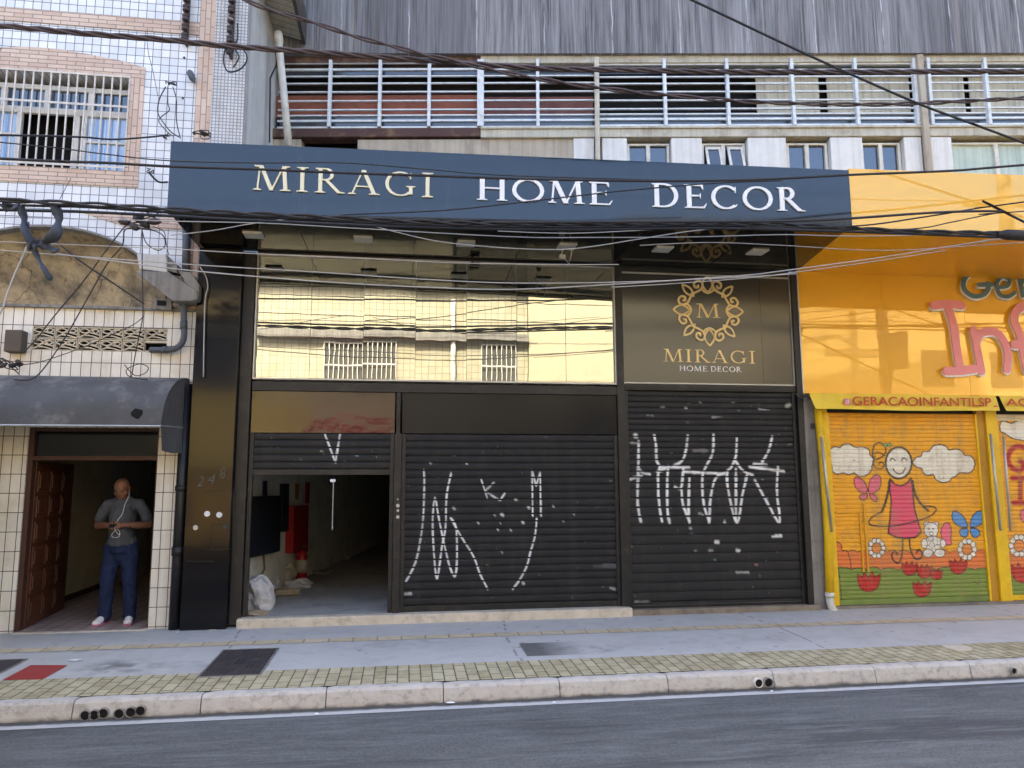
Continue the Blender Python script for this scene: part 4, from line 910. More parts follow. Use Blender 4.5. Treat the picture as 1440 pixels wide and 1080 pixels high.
# ================================================================== YELLOW SHOP
ys = thing('yellow_shop', 'bright yellow glossy fronted children shop cut off by the right edge', 'shop', (6.5,0,0))
YZ0 = 2.745
j1 = F0.px(1240,480)[0]; jx = [5.165]+[5.165+.0+1.22*k for k in (1,2,3,4,5)]
for a, b in zip(jx[:-1], jx[1:]): g = G(); g.box(a+.001, b-.001, -.03, .0, YZ0, 4.40); g.build('wall_panel', m_yellow, ys, bevel=.002)
FY = Frame((FC.w(FL_,0,0).x+.0015, FC.w(FL_,0,0).y, 0), math.atan2(-.16, 5))
yf = thing('yellow_canopy', 'glossy yellow canopy fascia continuing from the dark blue sign to the right edge', 'canopy', (7,-1.9,4.4))
g = G(FY); g.prism([(0,4.372),(6.2,4.372),(6.2,5.10),(0,5.05)], .001, .06); g.build('fascia', m_yellow, yf, bevel=.002)
b1_ = FY.w(0,.06,0); b2_ = FY.w(6.2,.06,0)
g = G(); g.add([(b1_.x,b1_.y,4.39),(b2_.x,b2_.y,4.39),(11.05,-.03,4.39),(5.165,-.03,4.39),(b1_.x,b1_.y,4.5),(b2_.x,b2_.y,4.5),(11.05,-.03,4.5),(5.165,-.03,4.5)], [(0,1,2,3),(4,5,6,7),(0,4,5,1),(1,5,6,2),(2,6,7,3),(3,7,4,0)]); g.build('soffit', m_yellow, yf)
g = G(); g.box(5.145, 5.163, -.06, .02, 2.745, 4.38); g.build('edge_trim', m_alu, ys)
g = G(); g.box(5.152, 5.335, -.04, .1, -.02, 2.74); g.build('stained_column', m_conc, ys, bevel=.01)
g = G(); g.box(5.34, 11, -.07, .35, -.03, .03); g.build('plinth', mat('grimy_plinth', (.22,.19,.15), .9, var=.3, dirt=(.08,.09,.06), dk=.7, ds=6, bump=.6), ys, bevel=.01)
g = G(); g.box(5.34, 11, .12, .3, 0, 4.4); g.build('backing_wall', m_darkwall, ys)
g = G(); g.box(5.34, 5.49, -.02, .06, .03, 2.56); g.build('jamb', m_yellowp, ys, bevel=.004)
g = G(); g.box(7.79, 7.955, -.04, .08, .03, 2.74); g.build('jamb', m_yellowp, ys, bevel=.006)
g = G(); g.box(7.68, 7.788, -.01, .06, .03, 2.74); g.build('jamb', mat('ochre_enamel', (.50,.25,.02), .5, dirt=(.2,.12,.04), dk=.5), ys, bevel=.004)
a = lambda x, y: P3(x, y, -.1)
dp = thing('yellow_downpipe', 'yellow painted downpipe with a white plastic outlet bend between black and yellow shops', 'downpipe', (5.4,-.1,0))
g = G(); g.tube([a(1150,575), a(1157,640), a(1164,740), a(1167,836)], .052, 14); g.build('pipe_run', m_yellowp, dp, smooth=True)
g = G(); g.tube(spline([a(1166.5,834), a(1167,845), a(1169,853), a(1174,861)], 4), .047, 14); g.tube([a(1166.5,833), a(1166.9,840)], .056, 14); g.build('outlet_bend', m_pvc, dp, smooth=True)
# mural shutter
ZM = zf(1120, 540, 3.175)
def outline(cv, P, w=.016, closed=True, col=(.045,.03,.03), n=4, soft=.4):
    q = [tuple(p) for p in spline(ZM(P), n, closed)]
    if closed: q.append(q[0])
    cv.stroke(q, w, col, soft)
def blob(cv, P, col, w=.016, n=4, out=(.045,.03,.03)):
    q = [tuple(p) for p in spline(ZM(P), n, True)]; cv.poly(q, col)
    if w: cv.stroke(q+[q[0]], w, out, .4)
def circ(cx, cy, rx, ry=None, n=14): ry = ry or rx; return [(cx+rx*math.cos(2*math.pi*k/n), cy+ry*math.sin(2*math.pi*k/n)) for k in range(n)]
def flower(cv, x, y, r=1.0):
    for k in range(10):
        a = k*math.pi/5; blob(cv, circ(x+30*r*math.cos(a), y+34*r*math.sin(a), 11*r, 12*r, 8), (.82,.78,.66), .010)
    blob(cv, circ(x, y, 21*r, 23*r), (.75,.26,.05), .012)
def tulip(cv, x, y, s): blob(cv, [(x-45*s,y-30*s),(x-25*s,y-15*s),(x-18*s,y-38*s),(x,y-14*s),(x+16*s,y-40*s),(x+26*s,y-14*s),(x+48*s,y-30*s),(x+38*s,y+25*s),(x,y+44*s),(x-36*s,y+25*s)], (.48,.03,.025), .013, 2, (.15,.01,.01))
def grass(cv, xs, top, col, amp, per, seed):
    P = []; r = np.random.RandomState(seed); x = xs[0]
    while x < xs[1]:
        w = per*r.uniform(.7,1.3); h = amp*r.uniform(.5,1.2)
        for t in (0,.15,.35,.5,.65,.85): P.append((x+w*t, top-h*math.sin(math.pi*t)**.6))
        x += w
    q = ZM(P); cv.poly(q+ZM([(x, 1200),(xs[0], 1200)]), col); cv.stroke(q, .010, (.05,.035,.02), .5)
def mural(cv):
    cv.c *= (1-.10*np.clip(fbm(cv.xx, cv.zz, 3, 2)*2-1, 0, 1))[..., None]
    W_ = (.80,.76,.64)
    blob(cv, [(140,330),(150,295),(168,280),(195,283),(210,270),(240,268),(262,282),(300,282),(325,295),(330,318),(348,335),(338,365),(335,385),(312,408),(280,412),(258,398),(235,405),(210,398),(180,402),(160,388),(158,365)], W_)
    blob(cv, [(520,350),(535,328),(556,322),(565,302),(592,300),(610,278),(640,270),(668,278),(682,294),(715,290),(742,302),(752,318),(780,322),(797,350),(790,382),(768,398),(730,396),(712,412),(695,420),(680,436),(650,440),(622,425),(612,405),(585,408),(566,395),(560,378),(535,370)], W_)
    outline(cv, [(398,285),(375,262),(350,272),(340,305),(345,335),(372,332),(396,310)], .02); outline(cv, [(350,322),(342,350),(355,375),(380,378),(392,362),(380,348),(368,358)], .018, False); outline(cv, [(345,312),(365,305),(395,318)], .016, False)
    for x in (398, 416): blob(cv, circ(x, 272, 9, 9, 8), (.25,.42,.12), .008)
    blob(cv, circ(457,352,58,70,20), W_, .028)
    outline(cv, [(418,342),(428,332),(442,342)], .016, False); outline(cv, [(468,342),(480,330),(494,340)], .016, False); outline(cv, [(432,378),(446,397),(466,401),(480,390),(486,374)], .017, False)
    dress = [(420,424),(440,448),(465,455),(492,445),(512,420),(520,480),(528,560),(545,620),(558,662),(530,686),(490,690),(450,686),(410,666),(418,600),(424,520),(416,470)]
    q = ZM(dress); cv.poly(q, (.74,.09,.16)); cv.stroke(q+[q[0]], .022, (.05,.02,.02), .4)
    outline(cv, [(416,432),(410,480),(396,535),(380,572)], .034, False); outline(cv, [(518,432),(530,490),(556,535),(588,566)], .034, False)
    outline(cv, [(380,572),(345,590),(325,612),(334,630),(400,636),(480,626),(560,605),(605,585),(625,560),(610,548),(570,545)], .02, False)
    pk = (.80,.16,.24)
    for P in ([(316,462),(300,432),(272,416),(258,425),(262,455),(285,482),(312,488)], [(322,462),(332,425),(358,405),(376,420),(374,462),(350,485),(326,488)], [(312,490),(285,497),(284,512),(305,518),(318,500)], [(328,490),(352,496),(362,518),(350,525),(332,508)]): blob(cv, P, pk, .013)
    bl = (.10,.30,.62)
    for P in ([(764,628),(745,590),(712,568),(696,578),(700,612),(728,636),(760,640)], [(776,628),(790,585),(820,566),(837,580),(836,615),(808,636),(780,640)], [(760,644),(730,652),(734,676),(758,684),(768,660)], [(780,644),(812,650),(820,672),(796,688),(778,664)]): blob(cv, P, bl, .013)
    grass(cv, (-60, 950), 752, (.72,.20,.05), 12, 62, 3)
    blob(cv, [(158,840),(160,740),(170,712),(185,706),(200,718),(206,745),(230,750),(240,840)], (.72,.20,.05), .012)
    blob(cv, [(655,700),(645,660),(660,625),(680,620),(692,650),(690,690),(692,715),(670,718)], pk, .012)
    bw_ = (.80,.76,.68)
    for P in (circ(583,628,14), circ(622,628,14), circ(602,652,32,34), circ(610,715,42,36), circ(572,712,14,22), circ(655,712,13,18), circ(588,755,22,18), circ(640,755,24,18)): blob(cv, P, bw_, .010)
    for P in (circ(592,648,3), circ(612,648,3), circ(603,668,9,7)): outline(cv, P, .008)
    for x, y in ((600,690),(620,700),(605,720),(630,728)): outline(cv, circ(x, y, 12), .006)
    flower(cv, 358, 733); flower(cv, 763, 738, 1.08)
    outline(cv, [(474,694),(474,740),(466,785),(452,800),(430,782),(428,755),(445,750),(450,762)], .024, False); outline(cv, [(505,694),(510,740),(528,778),(552,780),(563,758),(548,740),(536,752)], .024, False)
    grass(cv, (-60, 950), 830, (.19,.27,.05), 14, 80, 5)
    blob(cv, [(150,1000),(158,860),(168,822),(185,820),(192,850),(200,1000)], (.19,.27,.05), .01)
    tulip(cv, 322, 880, 1.1); tulip(cv, 505, 822, .75); tulip(cv, 572, 835, .75); tulip(cv, 625, 848, .6); tulip(cv, 722, 812, .85); tulip(cv, 560, 912, .9)
    cv.stroke([tuple(p) for p in ZM([(820,870),(812,895),(790,880)])], .008, (.05,.035,.02))
    specks(cv, 30, 12, cv.X[0], cv.X[-1], cv.Z[-1], cv.Z[0], .004, .012, (.35,.2,.06)); cv.stroke(ZM([(370,968),(410,970)]), .03, (.6,.65,.65), rough=1)
GM = 'painted shutters of the yellow shop'
ms = shutter('yellow slatted shutter painted with a smiling girl, clouds, butterflies and tulips', 5.49, 7.68, .03, 2.50, .02, (.82,.385,.018), even(.054), m_mural, GM, mural, step=.0075, rows=9, depth=.008, bar=m_mural, guide=m_yellowp, gd=.03)
for ch in ms.children:
    if ch.name.startswith('bottom_bar'): ch.data.materials[0] = mat('green_painted_bar', (.19,.26,.06), .5, dirt=(.1,.1,.04), dk=.5)
# wicket door frame in the shutter
q = ZM([(172,548),(290,568),(318,520),(330,970),(180,972)]); wx, wX = q[0][0], q[3][0]; wt = q[1][1]
for nm, bx in (('wicket_frame', (wX-.02, wX+.005, .44, wt+.1)), ('wicket_frame', (wX-.085, wX-.065, .44, wt)), ('wicket_frame', (wx, wX-.087, wt-.02, wt+.0))):
    g = G(); g.box(bx[0], bx[1], -.006, .012, bx[2], bx[3]); g.build(nm, mat('ochre_frame_'+str(round(bx[0],2)), (.70,.36,.02), .5), ms, bevel=.003)
def mural2(cv):
    blob(cv, [(910,175),(930,165),(960,175),(1000,160),(1080,150),(1160,200),(1100,260),(1000,250),(960,240),(930,220),(912,210)], (.80,.76,.66))
    cv.put((cv.zz > ZM([(1000,165)])[0][1]).astype(float), (.74,.70,.58), .9)
    rd = (.45,.03,.03)
    outline(cv, [(1020,285),(985,278),(955,300),(945,340),(965,375),(1000,385),(1015,360),(1000,345)], .075, False, rd)
    for P in ([(965,420),(1040,420)], [(1000,420),(1000,530)], [(970,530),(1040,530)]): cv.stroke(ZM(P), .07, rd)
    blob(cv, [(1012,560),(1000,575),(1002,600),(1020,620),(1060,610),(1060,570)], (.80,.16,.24), .012)
    grass(cv, (900, 1300), 760, (.72,.20,.05), 12, 60, 13); flower(cv, 995, 722, 1.15)
    grass(cv, (900, 1300), 850, (.19,.27,.05), 14, 70, 15); tulip(cv, 1010, 840, 1.1)
m2 = shutter('orange painted shutter with red letters and a white flower, cut off by the right edge', 7.957, 10.2, .03, 2.50, .02, (.82,.385,.018), even(.054), m_mural, GM, mural2, step=.009, rows=9, depth=.008, bar=m_yellowp, guide=m_yellowp, gd=.03)
# vinyl banners over the shutters, with their folding arms
def banner(x0, x1, label, letters, arms):
    z0, z1 = 2.52, 2.735; t = thing('banner_awning', label, 'banner', ((x0+x1)/2, -.2, z0), 'yellow banners over the painted shutters'); g = G(); n = 40; vs = []
    for i in range(n+1):
        for j in range(5):
            u, v = i/n, j/4; vs.append((x0+(x1-x0)*u+(.05*v if i == 0 else 0)*1, -.16-.05*v+.006*math.sin(9*u+3*v)+.004*math.sin(31*u), z1-(z1-z0)*v+.006*math.sin(7*u+1)*v))
    g.add(vs, [(i*5+j, (i+1)*5+j, (i+1)*5+j+1, i*5+j+1) for i in range(n) for j in range(4)]); g.add([(x0,-.16,z1),(x1,-.16,z1),(x1,-.02,z1+.01),(x0,-.02,z1+.01)], [(0,1,2,3)]); o = g.build('vinyl', m_banner, t, smooth=True)
    FB = Frame((0,-.205,0), 0)
    for s, a, b, h in letters: text(s, FB, (a, z0+.055), (b, z0+.06), h, m_redtxt, t, y=-.02, off=.012)
    for p, q in arms: g = G(); g.tube([P3(*p, -.2), P3(*q, -.16)], .016, 8); g.build('arm', m_alu, t, smooth=True)
    return t
FBp = lambda px: F0.px(px, 567, -.225)[0]
bn = banner(F0.px(1141,567,-.2)[0], F0.px(1404,567,-.2)[0], 'long yellow vinyl banner reading GERACAOINFANTILSP over the girl mural', [('GERACAOINFANTILSP', FBp(1199), FBp(1394), .115), ('-', FBp(1397), FBp(1402), .015)], (((1155,614),(1170,748)), ((1393,610),(1407,746))))
banner(F0.px(1409,567,-.2)[0], 10.3, 'short yellow banner starting with AQ, cut off by the right edge', [('AQUI', FBp(1414.5), FBp(1472), .115)], (((1411,612),(1421,746)),))
g = G(); x = FBp(1187.5); x2 = FBp(1196); g.box(x, x2, -.2265, -.222, 2.578, 2.66); g.build('emblem', mat('pink_print', (.70,.25,.30), .5), bn, bevel=.004)
g = G(); xm = (x+x2)/2; g.ribbon(arc(xm, 2.619, .018, .018, 0, 360, 16)[:-1], .006, -.2285, -.225, 0, True); g.box(xm+.014, xm+.021, -.2285, -.225, 2.64, 2.647); g.build('emblem_ring', m_whitep, bn)
# raised letters on the yellow wall
FYW = Frame((0,-.03,0)); zy = lambda pts: [FYW.px(1100+x/3, 220+y/3) for x, y in pts]
def stroke_letter(name, strokes, wd, m):
    for lay, (dx, dz, y0, y1, mm, ww) in enumerate(((.012,-.022,-.045,-.001,m_whitel,wd*1.02), (0,0,-.058,-.046,m,wd))):
        g = G(FYW); k = 0
        for P in strokes:
            Q = [tuple(p) for p in spline(zy(P), 8)]; Q = [(a_+dx, b_+dz) for a_, b_ in Q]; g.ribbon(Q, ww, y0, y1, k)
            for e in (Q[0], Q[-1]): g.prism([(e[0]+ww/2*math.cos(2*math.pi*i/14), e[1]+ww/2*math.sin(2*math.pi*i/14)) for i in range(14)], y0-.0009-.0007*k, y1)
            k += 1
        if lay == 0: root = g.build(name, mm, ys)
        else:
            o = g.build('letter_face', mm, ys); o.parent = root
stroke_letter('letter', [[(628,632),(690,626),(745,632)], [(688,640),(712,720),(722,800),(738,895)], [(682,908),(745,906),(800,898)]], .115, m_pink)
stroke_letter('letter', [[(795,735),(808,800),(828,908)], [(806,780),(830,748),(880,742),(915,770),(938,830),(935,900)]], .11, m_pink)
stroke_letter('letter', [[(1090,640),(1040,632),(985,645),(965,690),(990,760),(1020,900)], [(965,796),(1080,800)]], .12, m_pink)
stroke_letter('letter', [[(1110,735),(1115,800),(1130,900)], [(1112,760),(1150,735),(1190,790),(1195,895)]], .11, m_pink)
stroke_letter('letter', [[(852,488),(805,485),(762,515),(755,560),(790,592),(835,588),(858,560),(852,540)], [(818,545),(870,545)]], .062, m_teal)
stroke_letter('letter', [[(898,556),(938,550),(945,522),(915,512),(893,540),(905,585),(940,595),(968,578)]], .052, m_teal)
stroke_letter('letter', [[(985,512),(995,550),(1002,592)], [(992,545),(1012,518),(1035,515)]], .052, m_teal)
stroke_letter('letter', [[(1100,520),(1065,525),(1055,565),(1085,590),(1110,560),(1112,520),(1120,592)]], .052, m_teal)

# ================================================================== OLDER BUILDING behind and above
ub = thing('old_upper_building', 'weathered grey upper building with louvred strip and white piers above the shop canopies', 'building', (3,1.5,4))
U = lambda px, py, y=0: F2.px(px, py, y)
X0u, X1u = U(385,100)[0]-.3, U(1440,100)[0]+6
zz = lambda y, d=0: U(900, y, d)[1]
g = G(F2); g.prism([(X0u,zz(73,-.12)),(U(840,74,-.12)[0],zz(74.5,-.12)),(X1u,zz(77.5,-.12)),(X1u,19),(X0u,19)], -.12, .2); g.build('dark_wall', m_conc_wall, ub)
g = G(F2); g.box(X0u, X1u, .9, 14, 3.2, 19.0); g.box(X0u, X1u, .2, .9, 18, 19); g.build('rear_mass', m_darkwall, ub)
g = G(F2); g.box(U(676,85)[0], X1u, -.05, .15, zz(90.5), zz(79)); g.build('beam', m_cream_beam, ub, bevel=.01)
g = G(F2); g.box(X0u, U(676,85)[0]-.002, -.03, .15, zz(88), zz(74)); g.build('beam', m_wine, ub)
g = G(F2); g.box(U(676,185)[0], X1u, -.06, .2, zz(195), zz(180.5)); g.box(U(676,185)[0], X1u, -.09, -.061, zz(184), zz(180.5)); g.build('beam', m_cream_beam, ub, bevel=.01)
g = G(F2); g.box(X0u, U(676,185)[0]-.002, -.05, .2, zz(193), zz(180.5)); g.build('beam', m_wine, ub, bevel=.01)
# lower wall, between and under the windows
g = G(F2); g.box(U(503,200)[0], U(806,200)[0], .0, .2, 4.2, zz(195)-.001); g.build('stained_wall', m_dirty_beige, ub)
g = G(F2); g.box(X0u, U(503,200)[0]-.002, .0, .2, 4.2, zz(209)); g.box(X0u, U(423,200)[0], .0, .2, zz(209), zz(194)); g.build('stained_wall', m_dirty_beige, ub)
g = G(F2); g.box(X0u, U(506,200)[0], .3, .35, 5, zz(193)); g.build('dark_opening', m_dark, ub)
for a, b in ((806,835),(846,881),(943,986),(1050,1104),(1166,1211),(1269,1294),(1306,1336)):
    g = G(F2); g.box(U(a,200)[0], U(b,200)[0], -.04, .2, 4.2, zz(195.5)); g.build('pier', m_pier, ub, bevel=.012)
for a, b, tl, cur in ((882,942,0,0),(987,1049,1,0),(1107,1165,0,0),(1212,1268,0,0),(1337,1470,0,1)):
    xa, xb = U(a,200)[0], U(b,200)[0]; zt = zz(200); g = G(F2); y = .05
    w_ = g.box(xa, xb, y, y+.12, zt-.03, zt+.0).box(xa, xa+.04, y, y+.12, 4.3, zt-.03).box(xb-.04, xb, y, y+.12, 4.3, zt-.03).box((xa+xb)/2-.03, (xa+xb)/2+.03, y, y+.12, 4.3, zt-.03).box(xa+.001, xb-.001, y, y+.12, 5.0, 5.04).build('window_frame', m_pvc, ub, bevel=.004)
    g = G(F2); g.box(xa+.03, xb-.03, y+.05, y+.056, 4.3, zt-.03); o = g.build('pane', m_greenblind if cur else m_pane, ub); o.parent = w_
    if tl:
        for s in (0, 1):
            x_ = xa+.06+s*(xb-xa)/2; wd2 = (xb-xa)/2-.1; g = G(F2)
            h2 = zt-.05; lo = h2-.9
            def sash(x0, x1, t0, t1):
                g.add([(x0,y-.30*t0,h2-.9*t0),(x1,y-.30*t0,h2-.9*t0),(x1,y-.30*t1,h2-.9*t1),(x0,y-.30*t1,h2-.9*t1),(x0,y-.3*t0+.03,h2-.9*t0),(x1,y-.3*t0+.03,h2-.9*t0),(x1,y-.3*t1+.03,h2-.9*t1),(x0,y-.3*t1+.03,h2-.9*t1)], [(0,1,2,3),(4,5,6,7),(0,4,5,1),(1,5,6,2),(2,6,7,3),(3,7,4,0)])
            sash(x_, x_+.035, 0, 1); sash(x_+wd2-.035, x_+wd2, 0, 1); sash(x_+.035, x_+wd2-.035, 0, .06); sash(x_+.035, x_+wd2-.035, .94, 1)
            s_ = g.build('tilted_sash', m_pvc, ub); s_.parent = w_
            g = G(F2); g.add([(x_+.03,y+.012,h2),(x_+wd2-.03,y+.012,h2),(x_+wd2-.03,y-.288,h2-.9),(x_+.03,y-.288,h2-.9)], [(0,1,2,3)]); o = g.build('pane', m_paneb if cur else m_pane, ub); o.parent = w_
# louvred band
rails = [87.5, 97, 106.5, 116.5, 128.5, 141, 153.5, 161.5, 169, 178.5]
def louvre(xa, xb, mull, label, blue):
    t = thing('louvre_band', label, 'louvre', tuple(F2.w((U(xa,130)[0]+U(xb,130)[0])/2, 0, 6)), 'louvred steel window bands')
    xA, xB = U(xa,130)[0], U(xb,130)[0]; mt = m_blue_metal if blue else m_blue_metal
    g = G(F2)
    for k, r in enumerate(rails):
        z_ = zz(r+(.0 if xa < 800 else (3.5*(1-k/9)-1.5*(k/9)))); h = .016 if k in (0, 9, 1, 8) else .010
        g.box(xA, xB, -.02, .012, z_-h, z_+h)
    o = g.build('blades', mt, t)
    for m_ in mull:
        wd = .05 if m_ in (676,) else .024; x_ = U(m_,130)[0]; g = G(F2); g.box(x_-wd, x_+wd, -.075, .0, zz(179.5), zz(86)); g.build('mullion', mt, t, bevel=.004)
    g = G(F2); g.box(xA, xB, .10, .105, zz(99), zz(88)); g.box(xA, xB, .10, .105, zz(178), zz(156)); g.build('glass_strip', m_paneb, t)
    return t
l1 = louvre(392, 836, (465,535,604,676,756), 'left louvred steel band with faded red boards behind its blades', True)
l2 = louvre(843, 1290, (934,1022,1113,1202,1285), 'middle louvred steel band with dark gap left and beige blinds right', True)
l3 = louvre(1299, 1560, (1305,1385,1470), 'right louvred steel band with beige blinds, cut off by the right edge', True)
def back(par, a, b, y0, y1, m, name, d=.14):
    g = G(F2); g.box(U(a,130)[0], U(b,130)[0], d, d+.02, zz(y1), zz(y0)); g.build(name, m, par)
for a, b in ((385,465),(466,534),(535,603),(604,673)): back(l1, a, b, 126, 158, m_redboard, 'red_board')
back(l1, 680, 835, 129, 160, mat('dull_red_board', (.17,.07,.06), .75, var=.3, dirt=(.06,.03,.03), dk=.5), 'red_board')
back(l1, 380, 840, 84, 182, m_dark, 'dark_gap', .4); back(l2, 838, 1295, 84, 182, m_dark, 'dark_gap', .4); back(l3, 1294, 1600, 84, 182, m_dark, 'dark_gap', .4)
back(l2, 1070, 1160, 100, 178, m_blind, 'blind', .2); back(l2, 1172, 1290, 98, 178, m_blind, 'blind', .21); back(l3, 1300, 1368, 98, 178, m_blind, 'blind', .2); back(l3, 1376, 1600, 98, 178, m_blind, 'blind', .2)
# posts
m_rustpost = mat('rust_streaked_post', (.42,.38,.30), .7, dirt=(.26,.12,.05), dk=.8, ds=3, streak=(.3,.16,.08), stk=.6)
def post(pa, pb, w, label, m, y=-.14):
    (xa, za), (xb, zb_) = F2.px(*pa, y), F2.px(*pb, y); g = G(F2); g.add([(xa-w,y,za),(xa+w,y,za),(xb+w,y,zb_),(xb-w,y,zb_),(xa-w,y+.07,za),(xa+w,y+.07,za),(xb+w,y+.07,zb_),(xb-w,y+.07,zb_)], [(0,1,2,3),(4,5,6,7),(0,4,5,1),(1,5,6,2),(2,6,7,3),(3,7,4,0)])
    tag(g.build('steel_post', m, bevel=.006), label, 'post')
post((839,80), (841,225), .035, 'cream steel post between the left and middle louvred bands', m_cream_metal)
post((1294,76), (1309,245), .045, 'rust streaked steel post between the middle and right louvred bands', m_rustpost)
# eave of the tiled building and its white pipe
ev = thing('eave', 'pale boarded roof eave of the tiled building above the white drainpipe', 'eave', (-1.9,1.3,6.8))
ez = wy(389, 47, 1.75).z; x1e = wy(425, 58, 1.75).x
g = G(); g.prism([(-2.028,ez),(x1e,ez-.10),(x1e,ez+.25),(-2.028,ez+.45)], .0, 1.72); g.build('soffit_board', m_cream_beam, ev)
g = G(); g.box(x1e+.002, x1e+.05, -.05, 1.75, ez-.14, ez+.35); g.build('roof_edge', mat('dark_weathered_edge', (.08,.07,.06), .9, dirt=(.3,.26,.2), dk=.6), ev)
for k in range(12): g = G(); yy = .1+k*.14; g.add([(-2.02,yy,ez-.004),(x1e,yy,ez-.104),(x1e,yy+.008,ez-.104),(-2.02,yy+.008,ez-.004)], [(0,1,2,3)]); g.build('board_gap', m_dark, ev)
pa = [wy(391,46,1.25), wy(394,80,1.25), wy(399,130,1.25), wy(406,205,1.25)]
pipe('white_drainpipe', [tuple(p) for p in pa], .052, m_pvc, 'leaning white plastic drainpipe hanging from the eave beside the louvred band', 'drainpipe', [(tuple(wy(391,46,1.25)), tuple(wy(392.5,60,1.25)))])
g = G(); g.tube([tuple(wy(394,80,1.3)), tuple(wy(380,110,1.3)), tuple(wy(379,200,1.3))], .012, 6); tag(g.build('thin_conduit', m_cable), 'thin dark conduit running down the white side wall left of the drainpipe', 'conduit')

# ================================================================== FAR SIDE OF THE STREET (seen in the mirror glass and the glossy panels)
OY = -12.6
FO = Frame((0, OY, 0), math.pi)           # faces the street from the other side; local x runs towards -X
def obox(g, x0, x1, d0, d1, z0, z1): return g.box(-x1, -x0, d0, d1, z0, z1)
m_ftile = tiles('far_cream_tile', .2, .2, (.44,.41,.30), (.50,.47,.35), (.25,.23,.17), .009, dirt=(.8,.75,.6), dk=.6)
m_fplain = mat('far_cream_plaster', (.52,.47,.32), .85, streak=(.5,.45,.33), stk=.4)
m_fyel = mat('far_warm_plaster', (.70,.56,.30), .85, streak=(.4,.33,.2), stk=.4)
m_fpane = mat('far_curtained_glass', (.10,.10,.09), .3, spec=.3)
m_roofc = mat('corrugated_grey_roof', (.30,.30,.29), .7)
fa = thing('far_tiled_house', 'cream tiled house with barred windows across the street, seen mirrored in the shop window', 'house', (0,OY,0))
g = G(FO); obox(g, -4.35, 3.9, 0, .3, 0, 7.4); g.build('wall', m_ftile, fa)
g = G(FO); obox(g, -4.35, 3.9, -.25, 0, 5.75, 5.98); g.build('ledge', m_conc, fa)
g = G(FO); g.add([(p[0], p[1], p[2]) for i in range(200) for p in ((-3.95+i*.055, -.35, 7.42+.035*math.sin(i*1.9)), (-3.95+i*.055, 3, 8.2+.035*math.sin(i*1.9)))], [(2*i, 2*i+1, 2*i+3, 2*i+2) for i in range(199)]); g.build('corrugated_roof', m_roofc, fa)
for x0, x1 in ((-2.4,-.2), (2.1,3.4)):
    g = G(FO); obox(g, x0, x1, -.02, 0, 4.3, 5.65); w_ = g.build('window', m_fpane, fa)
    g = G(FO); n = int((x1-x0)/.13)
    for i in range(n+1): obox(g, x0+i*(x1-x0)/n-.012, x0+i*(x1-x0)/n+.012, -.1, -.07, 4.25, 5.7)
    for z in (4.3, 4.95, 5.6): obox(g, x0, x1, -.105, -.1, z, z+.04)
    o = g.build('grille', m_pvc, fa); o.parent = w_
g = G(FO); g.tube([(-1.1,-.12,7),(-1.1,-.12,5.2),(-1.13,-.12,0)], .07, 10); g.build('downpipe', m_pvc, fa, smooth=True)
g = G(FO); obox(g, -2.6, -.2, -1.0, -.02, 3.1, 3.15); obox(g, -2.6, -.2, -1.02, -1.0, 2.75, 3.15); g.build('red_awning', mat('magenta_awning', (.55,.03,.07), .6), fa)
g = G(FO); n = 40; g.add([(2.8+i*.11, -.06-.03*(i % 2), z) for i in range(n) for z in (2.0, 4.1)], [(2*i, 2*i+1, 2*i+3, 2*i+2) for i in range(n-1)]); g.build('ribbed_gate', mat('golden_ribbed_gate', (.55,.42,.16), .5), fa)
fb = thing('far_cream_house', 'plain cream rendered house across the street, mirrored on the right of the shop window', 'house', (6,OY,0))
g = G(FO); obox(g, 3.92, 10.2, -.1, .3, 0, 8.2); g.build('wall', m_fplain, fb)
g = G(FO); obox(g, 3.92, 10.2, -.13, -.1, 4.1, 4.2); obox(g, 3.92, 10.2, -.3, .3, 8.2, 8.32); g.build('cornice', m_conc, fb)
g = G(FO); obox(g, 5.1, 6.0, -.12, -.1, 2.4, 4.0); obox(g, 7.6, 8.9, -.12, -.1, .2, 2.9); g.build('window', m_fpane, fb)
fc = thing('far_ochre_house', 'ochre house across the street mirrored in the glossy yellow wall', 'house', (16,OY,0))
g = G(FO); obox(g, 10.22, 26, 0, .3, 0, 7.4); g.build('wall', m_fyel, fc)
g = G(FO); obox(g, 10.22, 26, -.25, .3, 7.4, 7.6); obox(g, 10.22, 26, -.12, 0, 3.9, 4.05); g.build('cornice', m_conc, fc)
for x in (11.2, 16.5, 19.0, 22): g = G(FO); obox(g, x, x+1.1, -.02, 0, 4.6, 5.8); g.build('window', m_fpane, fc)
fd = thing('far_slate_house', 'slate coloured house with golden shopfront across the street, reflected in the black pillar', 'house', (-14,OY,0))
g = G(FO); obox(g, -26, -4.4, 0, .3, 3.3, 8.2); g.build('wall', mat('far_slate_plaster', (.05,.06,.08), .8), fd)
g = G(FO); obox(g, -26, -4.4, .0, .3, 0, 3.3); g.build('shopfront', mat('far_golden_boards', (.44,.28,.08), .7, var=.3, streak=(.02,.018,.015), stk=1.0, ssc=(2.2,2.2,1.4), dirt=(.02,.02,.02), dk=.9, ds=1.1), fd)
g = G(FO); obox(g, -26, -4.5, -.04, 0, 6.2, 6.8); g.build('shopfront', m_fyel, fd)
for x in (-20, -16.5, -12, -9.4): g = G(FO); obox(g, x, x+1.2, -.02, 0, 4.4, 5.7); g.build('window', m_fpane, fd)
